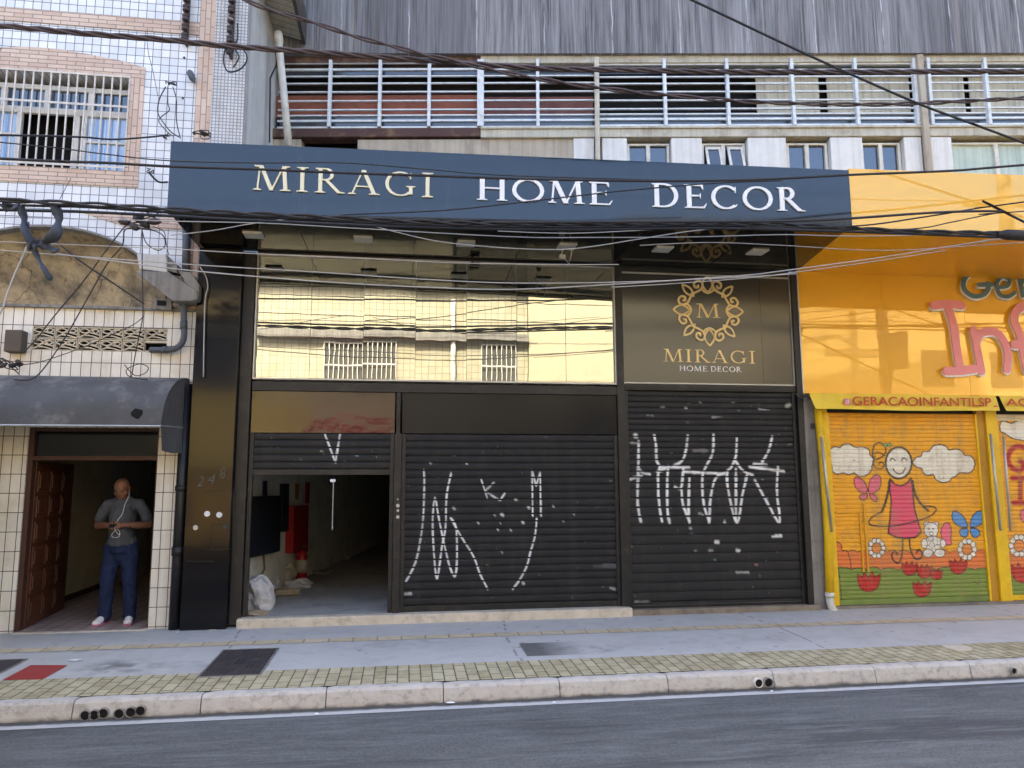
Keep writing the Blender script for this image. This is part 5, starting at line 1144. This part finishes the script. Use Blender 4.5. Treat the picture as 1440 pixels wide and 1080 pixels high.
# utility pole, transformer and street lamp on the far kerb
up = thing('utility_pole', 'concrete utility pole with lamp arm and transformer across the street, mirrored in the yellow wall', 'utility pole', (13.6,-10.3,0))
g = G(); g.tube([(13.6,-10.3,-.1),(13.6,-10.3,11)], [.2,.13], 14); g.build('pole', m_conc, up, smooth=True)
g = G(); g.tube([(13.6,-10.1,8.6),(12.9,-9.6,9.5),(11.8,-9.2,9.8),(10.9,-9.0,9.7)], .05, 8); g.ball((10.5,-8.9,9.68), (.45,.18,.1)); g.build('lamp_arm', m_alu, up, smooth=True)
g = G(); g.tube([(13.6,-9.8,4.7),(13.6,-9.8,5.7)], .32, 16); g.build('transformer', m_greypipe, up)
g = G(); g.box(12.6,14.6,-10.4,-10.25,8.1,8.22); g.box(12.6,14.6,-10.4,-10.25,7.1,7.2); g.build('crossarm', m_conc, up)
for k, (z, y) in enumerate(((8.28,-10.35),(7.3,-10.2),(6.6,-10.15),(6.1,-10.1))):
    g = G(); pts = [(x, y, z+.0009*((x-13.6) % 30-15)**2*1.2-.25+.05*math.sin(x*.3+k)) for x in np.arange(-16.4, 43.7, 1.5)]; g.tube([tuple(float(q) for q in p) for p in pts], .012, 5)
    tag(g.build('far_cable', m_cable), ['highest','second highest','third from the top','lowest'][k]+' of the black cables strung along the far side of the street', 'cable', 'cables on the far side of the street')

# ================================================================== CABLES in front of the facade
def cable(pts, y, r, m, label, name='overhead_cable', group='overhead cables across the shop fronts', twist=0, sub=8, ext=True, cat='cable', w=0.0):
    P = [wy(px, py, y if isinstance(y, (int, float)) else y[i]) for i, (px, py) in enumerate(pts)]
    if ext:
        if pts[0][0] <= 5: P = [P[0]+(P[0]-P[1]).normalized()*5]+P
        if pts[-1][0] >= 1435: P = P+[P[-1]+(P[-1]-P[-2]).normalized()*6]
    Q = spline(P, sub); g = G()
    if twist:
        for s in range(twist):
            L = 0; out = []
            for i, q in enumerate(Q):
                if i: L += (Q[i]-Q[i-1]).length
                a = L*9+s*2*math.pi/twist+random.random()*.15; out.append(q+Vector((0, math.cos(a), math.sin(a)))*r*.95)
            g.tube([tuple(q) for q in out], r*.8, 6)
    else:
        r2 = random.Random(len(label)*7+int(pts[0][1])); g.tube([(q.x, q.y, q.z+(r2.uniform(-w, w) if w else 0)) for q in Q], r, 6)
    o = g.build(name, m, smooth=True); return tag(o, label, cat, group)
CY = -2.3
cable([(0,36),(120,47),(233,56),(300,63),(380,69),(480,76),(611,86),(760,96),(900,99),(1000,101),(1113,101),(1250,101),(1440,100)], CY, .017, m_cableb, 'thick brown twisted cable rising leftwards across the tiled wall above the barred window', twist=3, sub=20)
cable([(330,-6),(380,14),(445,33),(499,51),(560,67),(597,77),(640,86),(705,101),(770,113),(831,122),(900,130),(1000,139),(1074,144),(1203,147),(1300,145),(1440,138)], CY-.1, .014, m_cableb, 'twisted cable dropping from the eave and sagging in front of the louvred bands', twist=2, sub=20)
cable([(955,-8),(973,0),(1129,74),(1200,106),(1292,146),(1370,175),(1440,201)], CY-.2, .013, m_cable, 'straight black cable falling diagonally to the right across the dark upper wall')
cable([(0,190),(60,191),(117,193),(160,196),(207,193),(235,190)], [-2.2,-1.8,-1.4,-1,-.6,-.3], .010, m_cable, 'black service cable crossing the barred window and ending at the bracket by the blue sign', sub=10)
cable([(0,200),(80,208),(150,217),(238,226),(360,229),(480,229),(600,238),(720,247),(1000,255)], CY+.1, .006, m_cable, 'thin black cable passing over the top of the MIRAGI letters')
cable([(0,223),(83,227),(150,229),(238,234),(360,238),(480,243),(600,247),(720,251),(860,254),(1000,254),(1100,251),(1193,246),(1340,240),(1440,232)], CY-.1, .013, m_cable, 'black cable cutting through the letters of the blue sign and over the yellow fascia')
cable([(0,281),(117,287),(233,294),(300,298),(400,303),(487,307),(600,312),(720,315),(860,314),(1000,314),(1100,316),(1197,321),(1267,325),(1400,328),(1440,328)], CY-.15, .016, m_cable, 'thickest black cable running along the bottom edge of the blue sign', twist=2, sub=16)
cable([(0,288),(117,291),(240,299),(400,307),(600,317),(800,320),(1000,318),(1197,322),(1440,331)], CY-.1, .012, m_cable, 'black cable hugging the underside of the thickest sign cable')
cable([(0,295),(120,298),(243,304),(400,312),(600,320),(800,323),(1000,321),(1200,326),(1440,335)], CY+.05, .014, m_cable, 'lowest black cable of the bundle under the blue sign')
cable([(700,313),(900,312),(1100,311),(1197,307),(1313,299),(1400,297),(1420,302),(1440,312)], CY-.25, .013, m_cable, 'black cable lifting off the sign corner and hooking down at the right edge')
cable([(1050,320),(1200,318),(1300,305),(1380,292),(1440,284)], CY-.2, .008, m_cable, 'thin black cable climbing right across the yellow fascia')
cable([(1150,322),(1280,322),(1340,312),(1400,300),(1440,297)], CY-.15, .006, m_cable, 'hair thin black wire just below the climbing cable on the yellow fascia')
cable([(480,302),(620,296),(720,286),(860,270),(1000,258),(1100,254)], CY, .007, m_cable, 'thin black cable rising gently under the HOME DECOR letters')
cable([(300,63),(355,66)], CY, .001, m_cable, 'short hair wire tied to the brown twisted cable', ext=False) if False else None
LG = 'pale telephone wires hanging below the blue sign'
for pts, lab, rr in (([(0,305),(240,311),(373,314),(500,321),(720,333),(830,334),(980,333),(1100,330),(1200,332),(1330,330)], 'highest pale wire, almost level under the blue sign', .006),
    ([(240,331),(300,324),(345,316),(380,311),(430,305)], 'short pale wire rising steeply to the sign bottom beside the black pillar', .006),
    ([(0,340),(120,345),(240,350),(362,357),(500,363),(650,370),(800,372),(870,372)], 'pale wire lying along the top of the mirrored window', .006),
    ([(0,352),(130,362),(283,373),(450,383),(600,393),(720,398),(860,397),(1000,392),(1120,385)], 'upper of two pale wires sagging across the mirrored window', .0065),
    ([(80,357),(190,371),(283,382),(450,396),(600,404),(720,407),(860,400),(1038,388),(1100,381),(1233,363),(1327,348),(1400,337),(1440,333)], 'lower of two pale wires sagging across the mirrored window', .008),
    ([(500,311),(560,327),(620,340),(700,348),(780,351),(830,347),(900,336),(980,324),(1060,318)], 'pale wire looping low under the soffit past the broken light', .0065),
    ([(860,404),(960,398),(1060,390),(1140,380),(1240,366),(1330,352)], 'pale wire ending in the yellow soffit above the Ger letters', .006),
    ([(700,325),(800,328),(900,324),(1000,318)], 'faint pale wire directly below the HOME letters', .005),
    ([(900,345),(1000,341),(1100,345),(1250,352),(1440,341)], 'faint pale wire crossing the yellow soffit at the right', .005)):
    cable(pts, -2.1, rr*.8, m_cablel, lab, name='pale_wire', group=LG)
# hanging black wires on the left
HG = 'loose wires hanging over the tiled building'
for pts, lab, rr, ys_ in (
    ([(200,318),(180,316),(160,338),(120,392),(80,440),(50,478),(32,497)], 'black wire from the cable knot down left to the box at the edge', .008, -1.6),
    ([(197,322),(176,323),(172,345),(150,372),(120,425),(85,485),(50,530),(20,534)], 'second black wire falling left from the cable knot to the awning', .008, -1.55),
    ([(79,339),(110,365),(150,392),(202,427)], 'straight black wire from the hanging rags down right to the ledge', .010, -1.2),
    ([(200,322),(200,380),(201,440),(196,470),(190,500),(185,530)], 'black wire dropping straight down from the cable knot to the awning', .007, -1.0),
    ([(202,445),(190,455),(170,465),(120,487),(60,508),(30,513)], 'sagging black wire crossing the breeze blocks', .006, -1.0),
    ([(175,513),(190,528),(205,524),(208,516),(195,512),(178,520),(183,530),(207,534)], 'little black wire coil lying on top of the awning', .006, -.6),
    ([(205,320),(228,330),(232,345),(222,352),(206,342),(200,325)], 'black wire loop hanging right of the cable knot', .006, -1.8),
    ([(215,318),(230,325),(233,338),(237,358)], 'thin black wire tail hanging beside the black pillar', .005, -1.8),
    ([(100,250),(92,265),(84,280)], 'short thin wire dangling under the brick window sill', .004, -1.2),
    ([(207,40),(208,70),(215,100),(222,135)], 'hair thin wire dropping beside the window from the twisted cable', .004, -1.0)):
    cable(pts, ys_, rr*.8, m_cable, lab, name='hanging_wire', group=HG, ext=False)
cable([(42,338),(30,365),(15,400),(5,430),(-2,445)], -1.8, .008, m_cablel, 'pale cord hanging from the rags to the left edge', name='hanging_wire', group=HG, ext=False)
cable([(281,375),(290,390),(292,405),(288,430),(286,530)], -.2, .007, m_cablel, 'pale wire curling down the left side of the black pillar', name='hanging_wire', group=HG, ext=False)
WG = 'wire loops on the wall bracket'
cable([(233,122),(224,140),(222,158),(228,170),(240,185),(252,193)], -.12, .007, m_cable, 'left black wire loop under the small insulator on the white tiles', name='hanging_wire', group=HG, ext=False)
cable([(236,122),(236,145),(238,155),(226,165),(224,172),(236,186),(244,192)], -.15, .006, m_cable, 'middle black wire loop under the small insulator on the white tiles', name='hanging_wire', group=HG, ext=False)
cable([(243,122),(248,140),(248,165),(250,180),(254,195)], -.12, .006, m_cable, 'right black wire loop under the small insulator on the white tiles', name='hanging_wire', group=HG, ext=False)
cable([(209,242),(216,250),(224,256),(236,256)], -.2, .012, m_cable, 'stub of black cable leaving the tiled wall beside the blue sign', name='hanging_wire', group=HG, ext=False)
cable([(326,40),(330,60),(344,72),(347,85),(338,97),(322,101),(315,90),(316,72),(322,66)], -.3, .010, m_cable, 'big black cable loop below the insulator rack on the mosaic column', name='hanging_wire', group=HG, ext=False)
cable([(334,33),(334,55),(328,65),(336,80),(328,95)], -.28, .009, m_cable, 'inner black cable loop below the insulator rack on the mosaic column', name='hanging_wire', group=HG, ext=False)
cable([(314,0),(312,12),(318,22),(328,27)], -.25, .006, m_cablel, 'pale thin wire curl at the top of the mosaic column', name='hanging_wire', group=HG, ext=False)
# rag wraps round the bundle
def rag(label, strips, name='plastic_rag'):
    t = thing(name, label, 'rag', tuple(wy(*strips[0][0][0], -2.4)), None)
    for pts, wd in strips:
        P = spline([wy(x, y, -2.42+.05*math.sin(i*2.1)) for i, (x, y) in enumerate(pts)], 6); n = len(P); g = G()
        rs = [wd*(.85+.22*math.sin(i*.55)+.12*math.sin(i*1.1+2)) for i in range(n)]; rs[0] *= .7; rs[-1] *= .45
        g.tube([tuple(p) for p in P], rs, 9, sy=.4); g.build('strip', m_rag, t, smooth=True)
rag('big torn black plastic rags knotted round the cable bundle in front of the arch', [([(28,288),(33,305),(36,325),(46,342),(58,343)], .050), ([(76,287),(82,305),(80,325),(68,338),(48,342),(40,345)], .055), ([(44,340),(52,360),(62,378),(72,394)], .030), ([(56,340),(66,347),(80,353)], .045), ([(40,312),(38,335),(50,350)], .03)])
rag('small blue grey rag wrapped round the cable bundle at the left edge', [([(4,285),(14,292),(24,290)], .045), ([(5,284),(10,298)], .02)])
# cable knots with splice boxes
def knot(px, py, y, n, label, sz, seed):
    r = random.Random(seed); c = wy(px, py, y); t = thing('cable_knot', label, 'cable knot', tuple(c), None)
    for k in range(n):
        g = G(); a = r.uniform(0, 6.28); q = c+Vector((math.cos(a)*sz*r.uniform(.3,1), r.uniform(-.04,.04), math.sin(a)*sz*.4*r.uniform(.2,1)))
        g.ball(tuple(q), (sz*.35*r.uniform(.7,1.2), sz*.22, sz*.2), 8, 6, Matrix.Rotation(r.uniform(-.8,.8), 3, 'Y')); g.build('splice', m_porc if k % 2 else m_cable, t, smooth=False)
    g = G(); P = spline([c+Vector((r.uniform(-1,1)*sz*1.3, r.uniform(-.05,.05), r.uniform(-1,1)*sz*.8)) for _ in range(9)], 6); g.tube([tuple(p) for p in P], .006, 5); g.build('wire_tangle', m_cable, t)
knot(195, 312, -1.9, 6, 'messy black cable knot hanging in the bundle left of the black pillar', .16, 3)
knot(240, 116, -.15, 4, 'small black insulator with wires on the white tiles right of the window', .045, 5)
knot(282, 189, -.3, 5, 'dark cluster of wire clamps at the top left corner of the blue sign', .09, 8)
knot(235, 191, -.3, 3, 'tiny wire clamp at the tile wall just left of the blue sign', .04, 12)
knot(211, 240, -.15, 2, 'round black bracket on the tiles left of the blue sign', .03, 14)
knot(10, 512, -.5, 6, 'clump of dark clamps and wires by the left edge above the awning', .13, 17)
p = wy(16, 478, -.15); g = G(); g.box(p.x-.08, p.x+.1, -.14, .0, p.z-.13, p.z+.12); tag(g.build('meter_box', mat('brown_meter_box', (.10,.08,.06), .7), bevel=.01), 'small brown meter box on the cream tiles at the left edge', 'meter box')
p = wy(1422, 330, -2.4); g = G(); g.tube([tuple(wy(1403,330,-2.45)), tuple(wy(1416,330,-2.45)), tuple(wy(1470,333,-2.45))], [.03,.055,.055], 12)
tag(g.build('splice_closure', m_cable, smooth=True), 'fat black splice sleeve on the cables at the right edge', 'cable splice')
# insulator racks
def rack(px, y0, y1, n, label):
    t = thing('insulator_rack', label, 'insulator rack', tuple(wy(px, y1, -.25))); a = wy(px, y0, -.12); b = wy(px, y1, -.12)
    g = G(); g.box(b.x-.012, b.x+.012, -.12, -.02, b.z, a.z); g.build('bar', m_steel, t)
    for k in range(n):
        z = b.z+(a.z-b.z)*(k+.5)/n; g = G(); g.tube([(b.x,-.14,z-.045),(b.x,-.14,z-.03),(b.x,-.14,z-.01),(b.x,-.14,z),(b.x,-.14,z+.01),(b.x,-.14,z+.03),(b.x,-.14,z+.045)], [.035,.045,.042,.022,.042,.045,.035], 12); g.build('insulator', m_porc, t, smooth=True)
rack(260, -20, 60, 6, 'rack of dark porcelain insulators on the white tiles left of the brick strip'); rack(323, -20, 78, 7, 'rack of dark porcelain insulators on the mosaic column')
p = wy(323, 74, -.12); g = G(); g.tube([(p.x,-.16,p.z-.04),(p.x,-.16,p.z+.02)], [.03,.06], 12); tag(g.build('cone_fitting', m_steel), 'dark conical conical fitting under the rack on the mosaic column', 'cable cap')
a, b = wy(266,99,-.08), wy(274,117,-.1); g = G(); g.tube([(a.x,a.y,a.z),(a.x+.01,a.y,a.z-.03),(b.x-.03,b.y,b.z+.06),(b.x,b.y,b.z)], [.02,.042,.04,.008], 10); tag(g.build('wall_lamp', m_greypipe, smooth=True), 'small grey bullet shaped lamp on the white tiles beside the brick strip', 'lamp')
for px, py in ((259,81),(257,138)):
    p = wy(px, py, -.01); g = G(); g.ball(tuple(p), .014, 8, 6); tag(g.build('wall_bolt', m_steel), {81:'upper',138:'lower'}[py]+' rusty bolt head on the white tiles beside the brick strip', 'bolt', 'bolts on the tiles')
# tangle by the black/yellow corner
cable([(1118,553),(1126,560),(1134,556),(1140,562)], -.15, .012, m_cable, 'short dark wire clump at the corner between black shutter and yellow banner', name='hanging_wire', group=None, ext=False)
a = F0.px(1140,598); g = G(); g.box(a[0]-.03, a[0]+.03, -.075, -.045, a[1]-.05, a[1]+.02); tag(g.build('padlock_hasp', m_steel, bevel=.004), 'dark iron hasp on the stained column beside the tall black shutter', 'hasp')

# ================================================================== THINGS INSIDE THE OPEN BAY
W3 = lambda px, py, y=0: F3.px(px, py, y)
def wallbox(name, pts, d, m, label, cat, back=0):
    g = G(F3); g.prism([W3(x, y, -d) for x, y in pts], -d, -back); return tag(g.build(name, m, bevel=.004), label, cat)
wallbox('meter_cabinet', [(353,698),(396,697),(394,775),(351,785)], .12, m_navybox, 'black meter cabinet on the left wall of the open bay', 'cabinet')
wallbox('cable_tray', [(398,680),(407,680),(406,747),(397,748)], .05, m_navybox, 'narrow black board hanging beside the red hose cabinet', 'board')
wallbox('conduit', [(372,676),(376,676),(376,697),(372,697)], .03, m_navybox, 'short black conduit above the meter cabinet', 'conduit')
wallbox('hose_cabinet', [(414,712),(434,710),(433,776),(412,778)], .12, m_red, 'red fire hose cabinet on the white wall of the open bay', 'hose cabinet')
wallbox('fire_sign', [(416,680),(421,680),(420,702),(416,702)], .02, mat('yellow_red_sign', (.4,.2,.05), .5), 'small yellowed fire notice above the red hose cabinet', 'notice')
wallbox('red_stripe', [(431,678),(436,678),(435,708),(430,708)], .02, m_red, 'red painted pipe strip above the hose cabinet', 'pipe')
c = F3.w(W3(424,800,-.12)[0], -.12, 0); zb_ = .1
ex = thing('fire_extinguisher', 'red fire extinguisher with white label standing under the hose cabinet', 'fire extinguisher', (c.x, c.y, zb_))
g = G(); g.tube([(c.x,c.y,.1),(c.x,c.y,.12),(c.x,c.y,.50),(c.x,c.y,.56),(c.x,c.y,.59)], [.075,.085,.085,.06,.025], 16); g.build('cylinder', m_red, ex, smooth=True)
g = G(); g.tube([(c.x,c.y,.59),(c.x,c.y,.63)], .02, 8); g.box(c.x-.05, c.x+.05, c.y-.015, c.y+.015, .63, .65); g.build('valve', m_black, ex)
g = G(); g.tube([(c.x,c.y-.005,.25),(c.x,c.y-.005,.44)], .086, 16); g.build('label_sleeve', mat('aged_label', (.45,.42,.38), .6), ex, smooth=True)
g = G(F3); q = W3(372,800,-.03); g.tube([(W3(371,778,-.03)[0],-.03,W3(371,778,-.03)[1]), (q[0],-.03,q[1]), (W3(366,812,-.03)[0],-.03,W3(366,812,-.03)[1])], .012, 6); tag(g.build('brass_pipe', mat('dull_brass', (.3,.2,.08), .5, metal=.5)), 'thin brass pipe running down from the meter cabinet', 'pipe')
def lump(name, px, py, r, m, label, cat, seed, zq=.1, sub=3):
    p = gz(px, py, zq); bm = bmesh.new(); bmesh.ops.create_icosphere(bm, subdivisions=sub, radius=1); rr = random.Random(seed); ph = [rr.uniform(0, 6) for _ in range(9)]
    for v in bm.verts:
        c_ = v.co; k = 1+.18*math.sin(4*c_.x+ph[0]+2*c_.z)+.13*math.sin(7*c_.y+ph[1])+.1*math.sin(9*c_.z+5*c_.x+ph[2])+.09*math.sin(15*c_.x+ph[3])*math.sin(13*c_.z+ph[4])+rr.uniform(-.05,.05)
        v.co = Vector((c_.x*r[0]*k, c_.y*r[1]*k, max(-.0, c_.z*r[2]*k+r[2]*.55)))
    me = bpy.data.meshes.new(name); bm.to_mesh(me); bm.free(); me.materials.append(m); o = bpy.data.objects.new(name, me); COL.objects.link(o); o.location = p; o['_r'] = tuple(p); return tag(o, label, cat)
lump('rubbish_bag', 364, 856, (.20,.18,.24), m_bag, 'large crumpled white plastic bag on the floor inside the open bay', 'bag', 1)
lump('rubbish_bag', 372, 829, (.20,.16,.17), m_bag, 'white plastic bag with grey contents slumped against the wall behind the largest bag', 'bag', 2)
lump('cardboard_scrap', 359, 864, (.16,.10,.03), m_paper, 'flattened brown cardboard scrap at the foot of the largest white bag', 'cardboard', 3)
lump('paper_sack', 400, 822, (.17,.16,.24), mat('beige_sack', (.40,.36,.27), .8, bump=.8, bs=12, dist=.03), 'beige crumpled paper sack leaning at the wall left of the fire extinguisher', 'sack', 4)
lump('rubble_heap', 388, 838, (.28,.18,.06), m_paper, 'low heap of rubble and paper in front of the beige sack', 'rubble', 5)
lump('rubble_heap', 420, 826, (.17,.14,.08), m_bag, 'small pale heap of rags beside the extinguisher base', 'rubble', 6)
lump('board_offcut', 450, 806, (.24,.10,.03), mat('grey_board', (.22,.21,.17), .8), 'flat grey board offcut lying along the interior wall', 'board', 7)
lump('plastic_scrap', 484, 786, (.12,.08,.05), m_bag, 'white litter lying farther back along the interior wall', 'litter', 8)
p = F0.px(469, 676, .1); g = G(); g.tube([(p[0], .1, p[1]+.02), (p[0]+.0, .1, F0.px(470,745,.1)[1])], .006, 6); tag(g.build('pull_cord', m_cablel), 'thin pale pull cord hanging from the half raised shutter', 'cord')
p = F0.px(468, 676, 0); g = G(); g.box(p[0]-.03, p[0]+.03, .0, .012, p[1]-.015, p[1]+.02); tag(g.build('white_tag', m_whitep), 'white tag stuck on the bottom bar of the half raised shutter', 'tag')
g = G()
for k, (py, r) in enumerate(((711,.022),(718,.016),(727,.02),(702,.01))):
    p = F0.px(559.5, py, -.03); g.tube([(p[0],-.031,p[1]),(p[0],-.034,p[1])], r, 8)
tag(g.build('sticker_cluster', m_alu), 'worn pale stickers on the post between open bay and wide shutter', 'sticker')

# ================================================================== MAN with phone
MP = Vector((-3.255, .35, .012)); mn = thing('person', 'bald man in grey t-shirt and navy trousers looking down at his phone in the doorway', 'person', tuple(MP))
mn.name = 'person'
class Fl:
    """fluid figure: overlapping tapered pieces fused into one skin by a voxel remesh"""
    def __init__(s): s.g = G()
    def limb(s, pts, r, seg=14, sy=1.0): 
        P = spline([MP+Vector(p) for p in pts], 4); n = len(P); R = []
        for i in range(n):
            t = i/(n-1)*(len(r)-1); k = min(int(t), len(r)-2); R.append(r[k]*(1-(t-k))+r[k+1]*(t-k))
        s.g.tube([tuple(p) for p in P], R, seg, sy=sy)
        for e, rr in ((P[0], R[0]), (P[-1], R[-1])): s.g.ball(tuple(e), (rr*.98, rr*.98*(1 if sy == 1 else sy), rr*.98), 12, 8)
    def el(s, c, r, rot=None): s.g.ball(tuple(MP+Vector(c)), r, 18, 12, rot)
    def done(s, name, m, par, vox, sm=3, fold=0):
        o = s.g.build(name, m, par); r = o.modifiers.new('fuse', 'REMESH'); r.mode = 'VOXEL'; r.voxel_size = vox; r.use_smooth_shade = True
        q = o.modifiers.new('soft', 'SMOOTH'); q.iterations = sm; q.factor = .5
        if fold:
            tx = bpy.data.textures.new('folds', 'CLOUDS'); tx.noise_scale = .09; d = o.modifiers.new('folds', 'DISPLACE'); d.texture = tx; d.strength = fold; d.mid_level = .5; d.texture_coords = 'LOCAL'
        return o
HT = Matrix.Rotation(R_(26), 3, 'X')     # head tips forward
hc = Vector((-.008, -.065, 1.535))
def H(x, y, z): return tuple(hc+HT @ Vector((x, y, z)))
b = Fl()
b.el(H(0, .012, .035), (.081, .098, .082), HT); b.el(H(0, -.02, -.03), (.068, .078, .085), HT); b.el(H(0, -.045, -.085), (.045, .042, .032), HT)
b.el(H(0, -.096, -.022), (.016, .02, .014), HT); b.limb([H(0, -.082, .02), H(0, -.100, -.018)], [.009, .013])
b.el(H(-.033, -.073, .022), (.026, .014, .008), HT); b.el(H(.033, -.073, .022), (.026, .014, .008), HT); b.el(H(0, -.088, -.058), (.024, .010, .007), HT); b.el(H(0, -.085, -.070), (.020, .011, .007), HT)
for s in (-1, 1): b.el(H(s*.081, .012, -.005), (.010, .018, .030), HT); b.el(H(s*.045, -.045, -.035), (.03, .03, .032), HT)
b.limb([(0, .01, 1.36), (0, -.005, 1.43), (0, -.02, 1.49)], [.075, .062, .058])
b.limb([(0, .01, .92), (0, .0, 1.1), (0, .01, 1.34)], [.10, .10, .11], sy=.75)
for s in (-1, 1):
    sh_, elb, wr = (s*.155, .01, 1.32), (s*.278, .03, 1.11), (s*.088, -.215, 1.125)
    b.limb([sh_, (s*.225, .02, 1.25), elb], [.042, .046, .045]); b.limb([elb, (s*.20, -.09, 1.115), wr], [.046, .041, .027])
    b.limb([(s*.085, .01, .84), (s*.125, -.02, .5), (s*.135, .0, .08)], [.07, .052, .04])
    # palm and five fingers closing on the phone
    hx, hy, hz = s*.055, -.24, 1.118
    b.limb([wr, (hx, hy, hz)], [.026, .030], sy=.7)
    b.el((s*.042, -.25, 1.115), (.036, .02, .036))
    for k in range(4):
        z0 = 1.143-.018*k; L = (.0, .004, .002, -.006)[k]
        b.limb([(s*.035, -.262, z0), (s*(.010-L), -.277, z0-.004), (s*(-.008-L), -.268, z0-.008)], [.0095, .0085, .007], 8)
    b.limb([(s*.055, -.245, 1.14), (s*.034, -.268, 1.158), (s*.010, -.280, 1.160)], [.012, .010, .008], 8)
body = b.done('body', m_skin, mn, .0048, 2)
t = Fl()
t.limb([(0, .012, .90), (0, .0, 1.0), (0, -.012, 1.10), (0, -.002, 1.22), (0, .012, 1.32)], [.172, .174, .182, .186, .150], 20, sy=.76)
for s in (-1, 1): t.limb([(s*.05, .012, 1.375), (s*.17, .012, 1.35)], [.062, .062]); t.limb([(s*.17, .012, 1.352), (s*.222, .018, 1.27), (s*.258, .026, 1.19)], [.064, .064, .066])
t.limb([(s*.0, .012, 1.34), (0, .006, 1.40)], [.095, .066], sy=.85)
t.limb([(0, -.03, .93), (0, -.045, 1.02)], [.13, .12], sy=.7)
t.done('t_shirt', m_shirt, mn, .007, 3, .022)
t = Fl()
t.limb([(0, .015, .80), (0, .01, .93)], [.162, .158], 20, sy=.78)
for s in (-1, 1):
    t.limb([(s*.088, .012, .86), (s*.105, .0, .66), (s*.122, -.015, .46), (s*.132, .008, .26), (s*.138, .012, .075)], [.100, .092, .078, .074, .072], 16)
    t.limb([(s*.138, -.01, .085), (s*.138, -.012, .065)], [.066, .068]) 
t.done('trousers', m_navy, mn, .008, 3, .03)
for s in (-1, 1):
    t = Fl(); x = s*.142; rz = s*.16
    q = lambda a, b_, c: (x+a*1.0+s*(-b_)*.18, b_, c)
    t.limb([q(0, .06, .05), q(0, -.03, .055), q(0, -.12, .038)], [.045, .046, .036]); t.limb([q(0, .05, .075), q(0, -.02, .085)], [.042, .042]); t.el(q(0, -.135, .032), (.046, .05, .03))
    sh2 = t.done('sneaker', m_shoe, mn, .006, 2)
    g = G(); pts = [(.045,.10),(.05,0),(.053,-.10),(.04,-.175),(0,-.195),(-.04,-.175),(-.053,-.10),(-.05,0),(-.045,.10),(0,.115)]
    w3 = [MP+Vector(q(a, b_, 0)) for a, b_ in pts]; n = len(w3)
    g.add([(p.x, p.y, MP.z+.001) for p in w3]+[(p.x, p.y, MP.z+.020) for p in w3], [tuple(range(n)), tuple(range(2*n-1, n-1, -1))]+[(i, (i+1)%n, (i+1)%n+n, i+n) for i in range(n)]); o = g.build('sole', m_pinks, mn, bevel=.004); o.parent = sh2
for s in (-1, 1):
    g = G(); e = H(s*.032, -.092, .008); g.ball(tuple(MP+Vector(e)), (.013, .006, .004), 8, 6, HT); g.build('eye', m_black, mn)
g = G(); g.ball(tuple(MP+Vector(H(0, -.098, -.064))), (.02, .004, .002), 8, 6, HT); g.build('mouth', mat('dark_lip', (.08,.03,.025), .6), mn)
g = G(); c1_ = MP+Vector((.125, -.165, 1.113)); d1 = (Vector((.285,.03,1.125))-Vector((.088,-.215,1.115))).normalized(); g.tube([tuple(c1_-d1*.012), tuple(c1_+d1*.012)], .036, 16); g.build('wristwatch', m_black, mn)
g = G(); c_ = MP+Vector((0, -.285, 1.135)); ph = thing('phone', 'small dark phone held in both hands of the man in the doorway', 'phone', tuple(c_)); tl = Matrix.Rotation(R_(-66), 4, 'X')
g.v = [tuple(c_+(tl @ Vector(p))) for p in G().box(-.036,.036,-.004,.004,-.07,.07).v]; g.f = G().box(0,1,0,1,0,1).f; g.build('case', m_black, ph, bevel=.003)
g = G(); g.v = [tuple(c_+(tl @ Vector(p))) for p in G().box(-.032,.032,.0041,.005,-.062,.062).v]; g.f = G().box(0,1,0,1,0,1).f; g.build('screen', m_black, ph)
g = G(); E3 = [H(.082,-.005,-.02), (.085,-.11,1.44), (.07,-.165,1.36), (.055,-.19,1.25), (.03,-.26,1.17), (.02,-.285,1.08), (.05,-.22,1.0), (-.01,-.21,.985), (-.035,-.215,1.01), (.01,-.24,1.07), (.045,-.22,1.06), (.05,-.215,1.02)]
P = spline([MP+Vector(p) for p in E3], 6); g.tube([tuple(p) for p in P], .0028, 6); g.ball(tuple(P[-1]), .008, 8, 6); tag(g.build('earphones', m_whitep, smooth=True), 'white earphone cord looping from the man ear down to his phone', 'earphones')
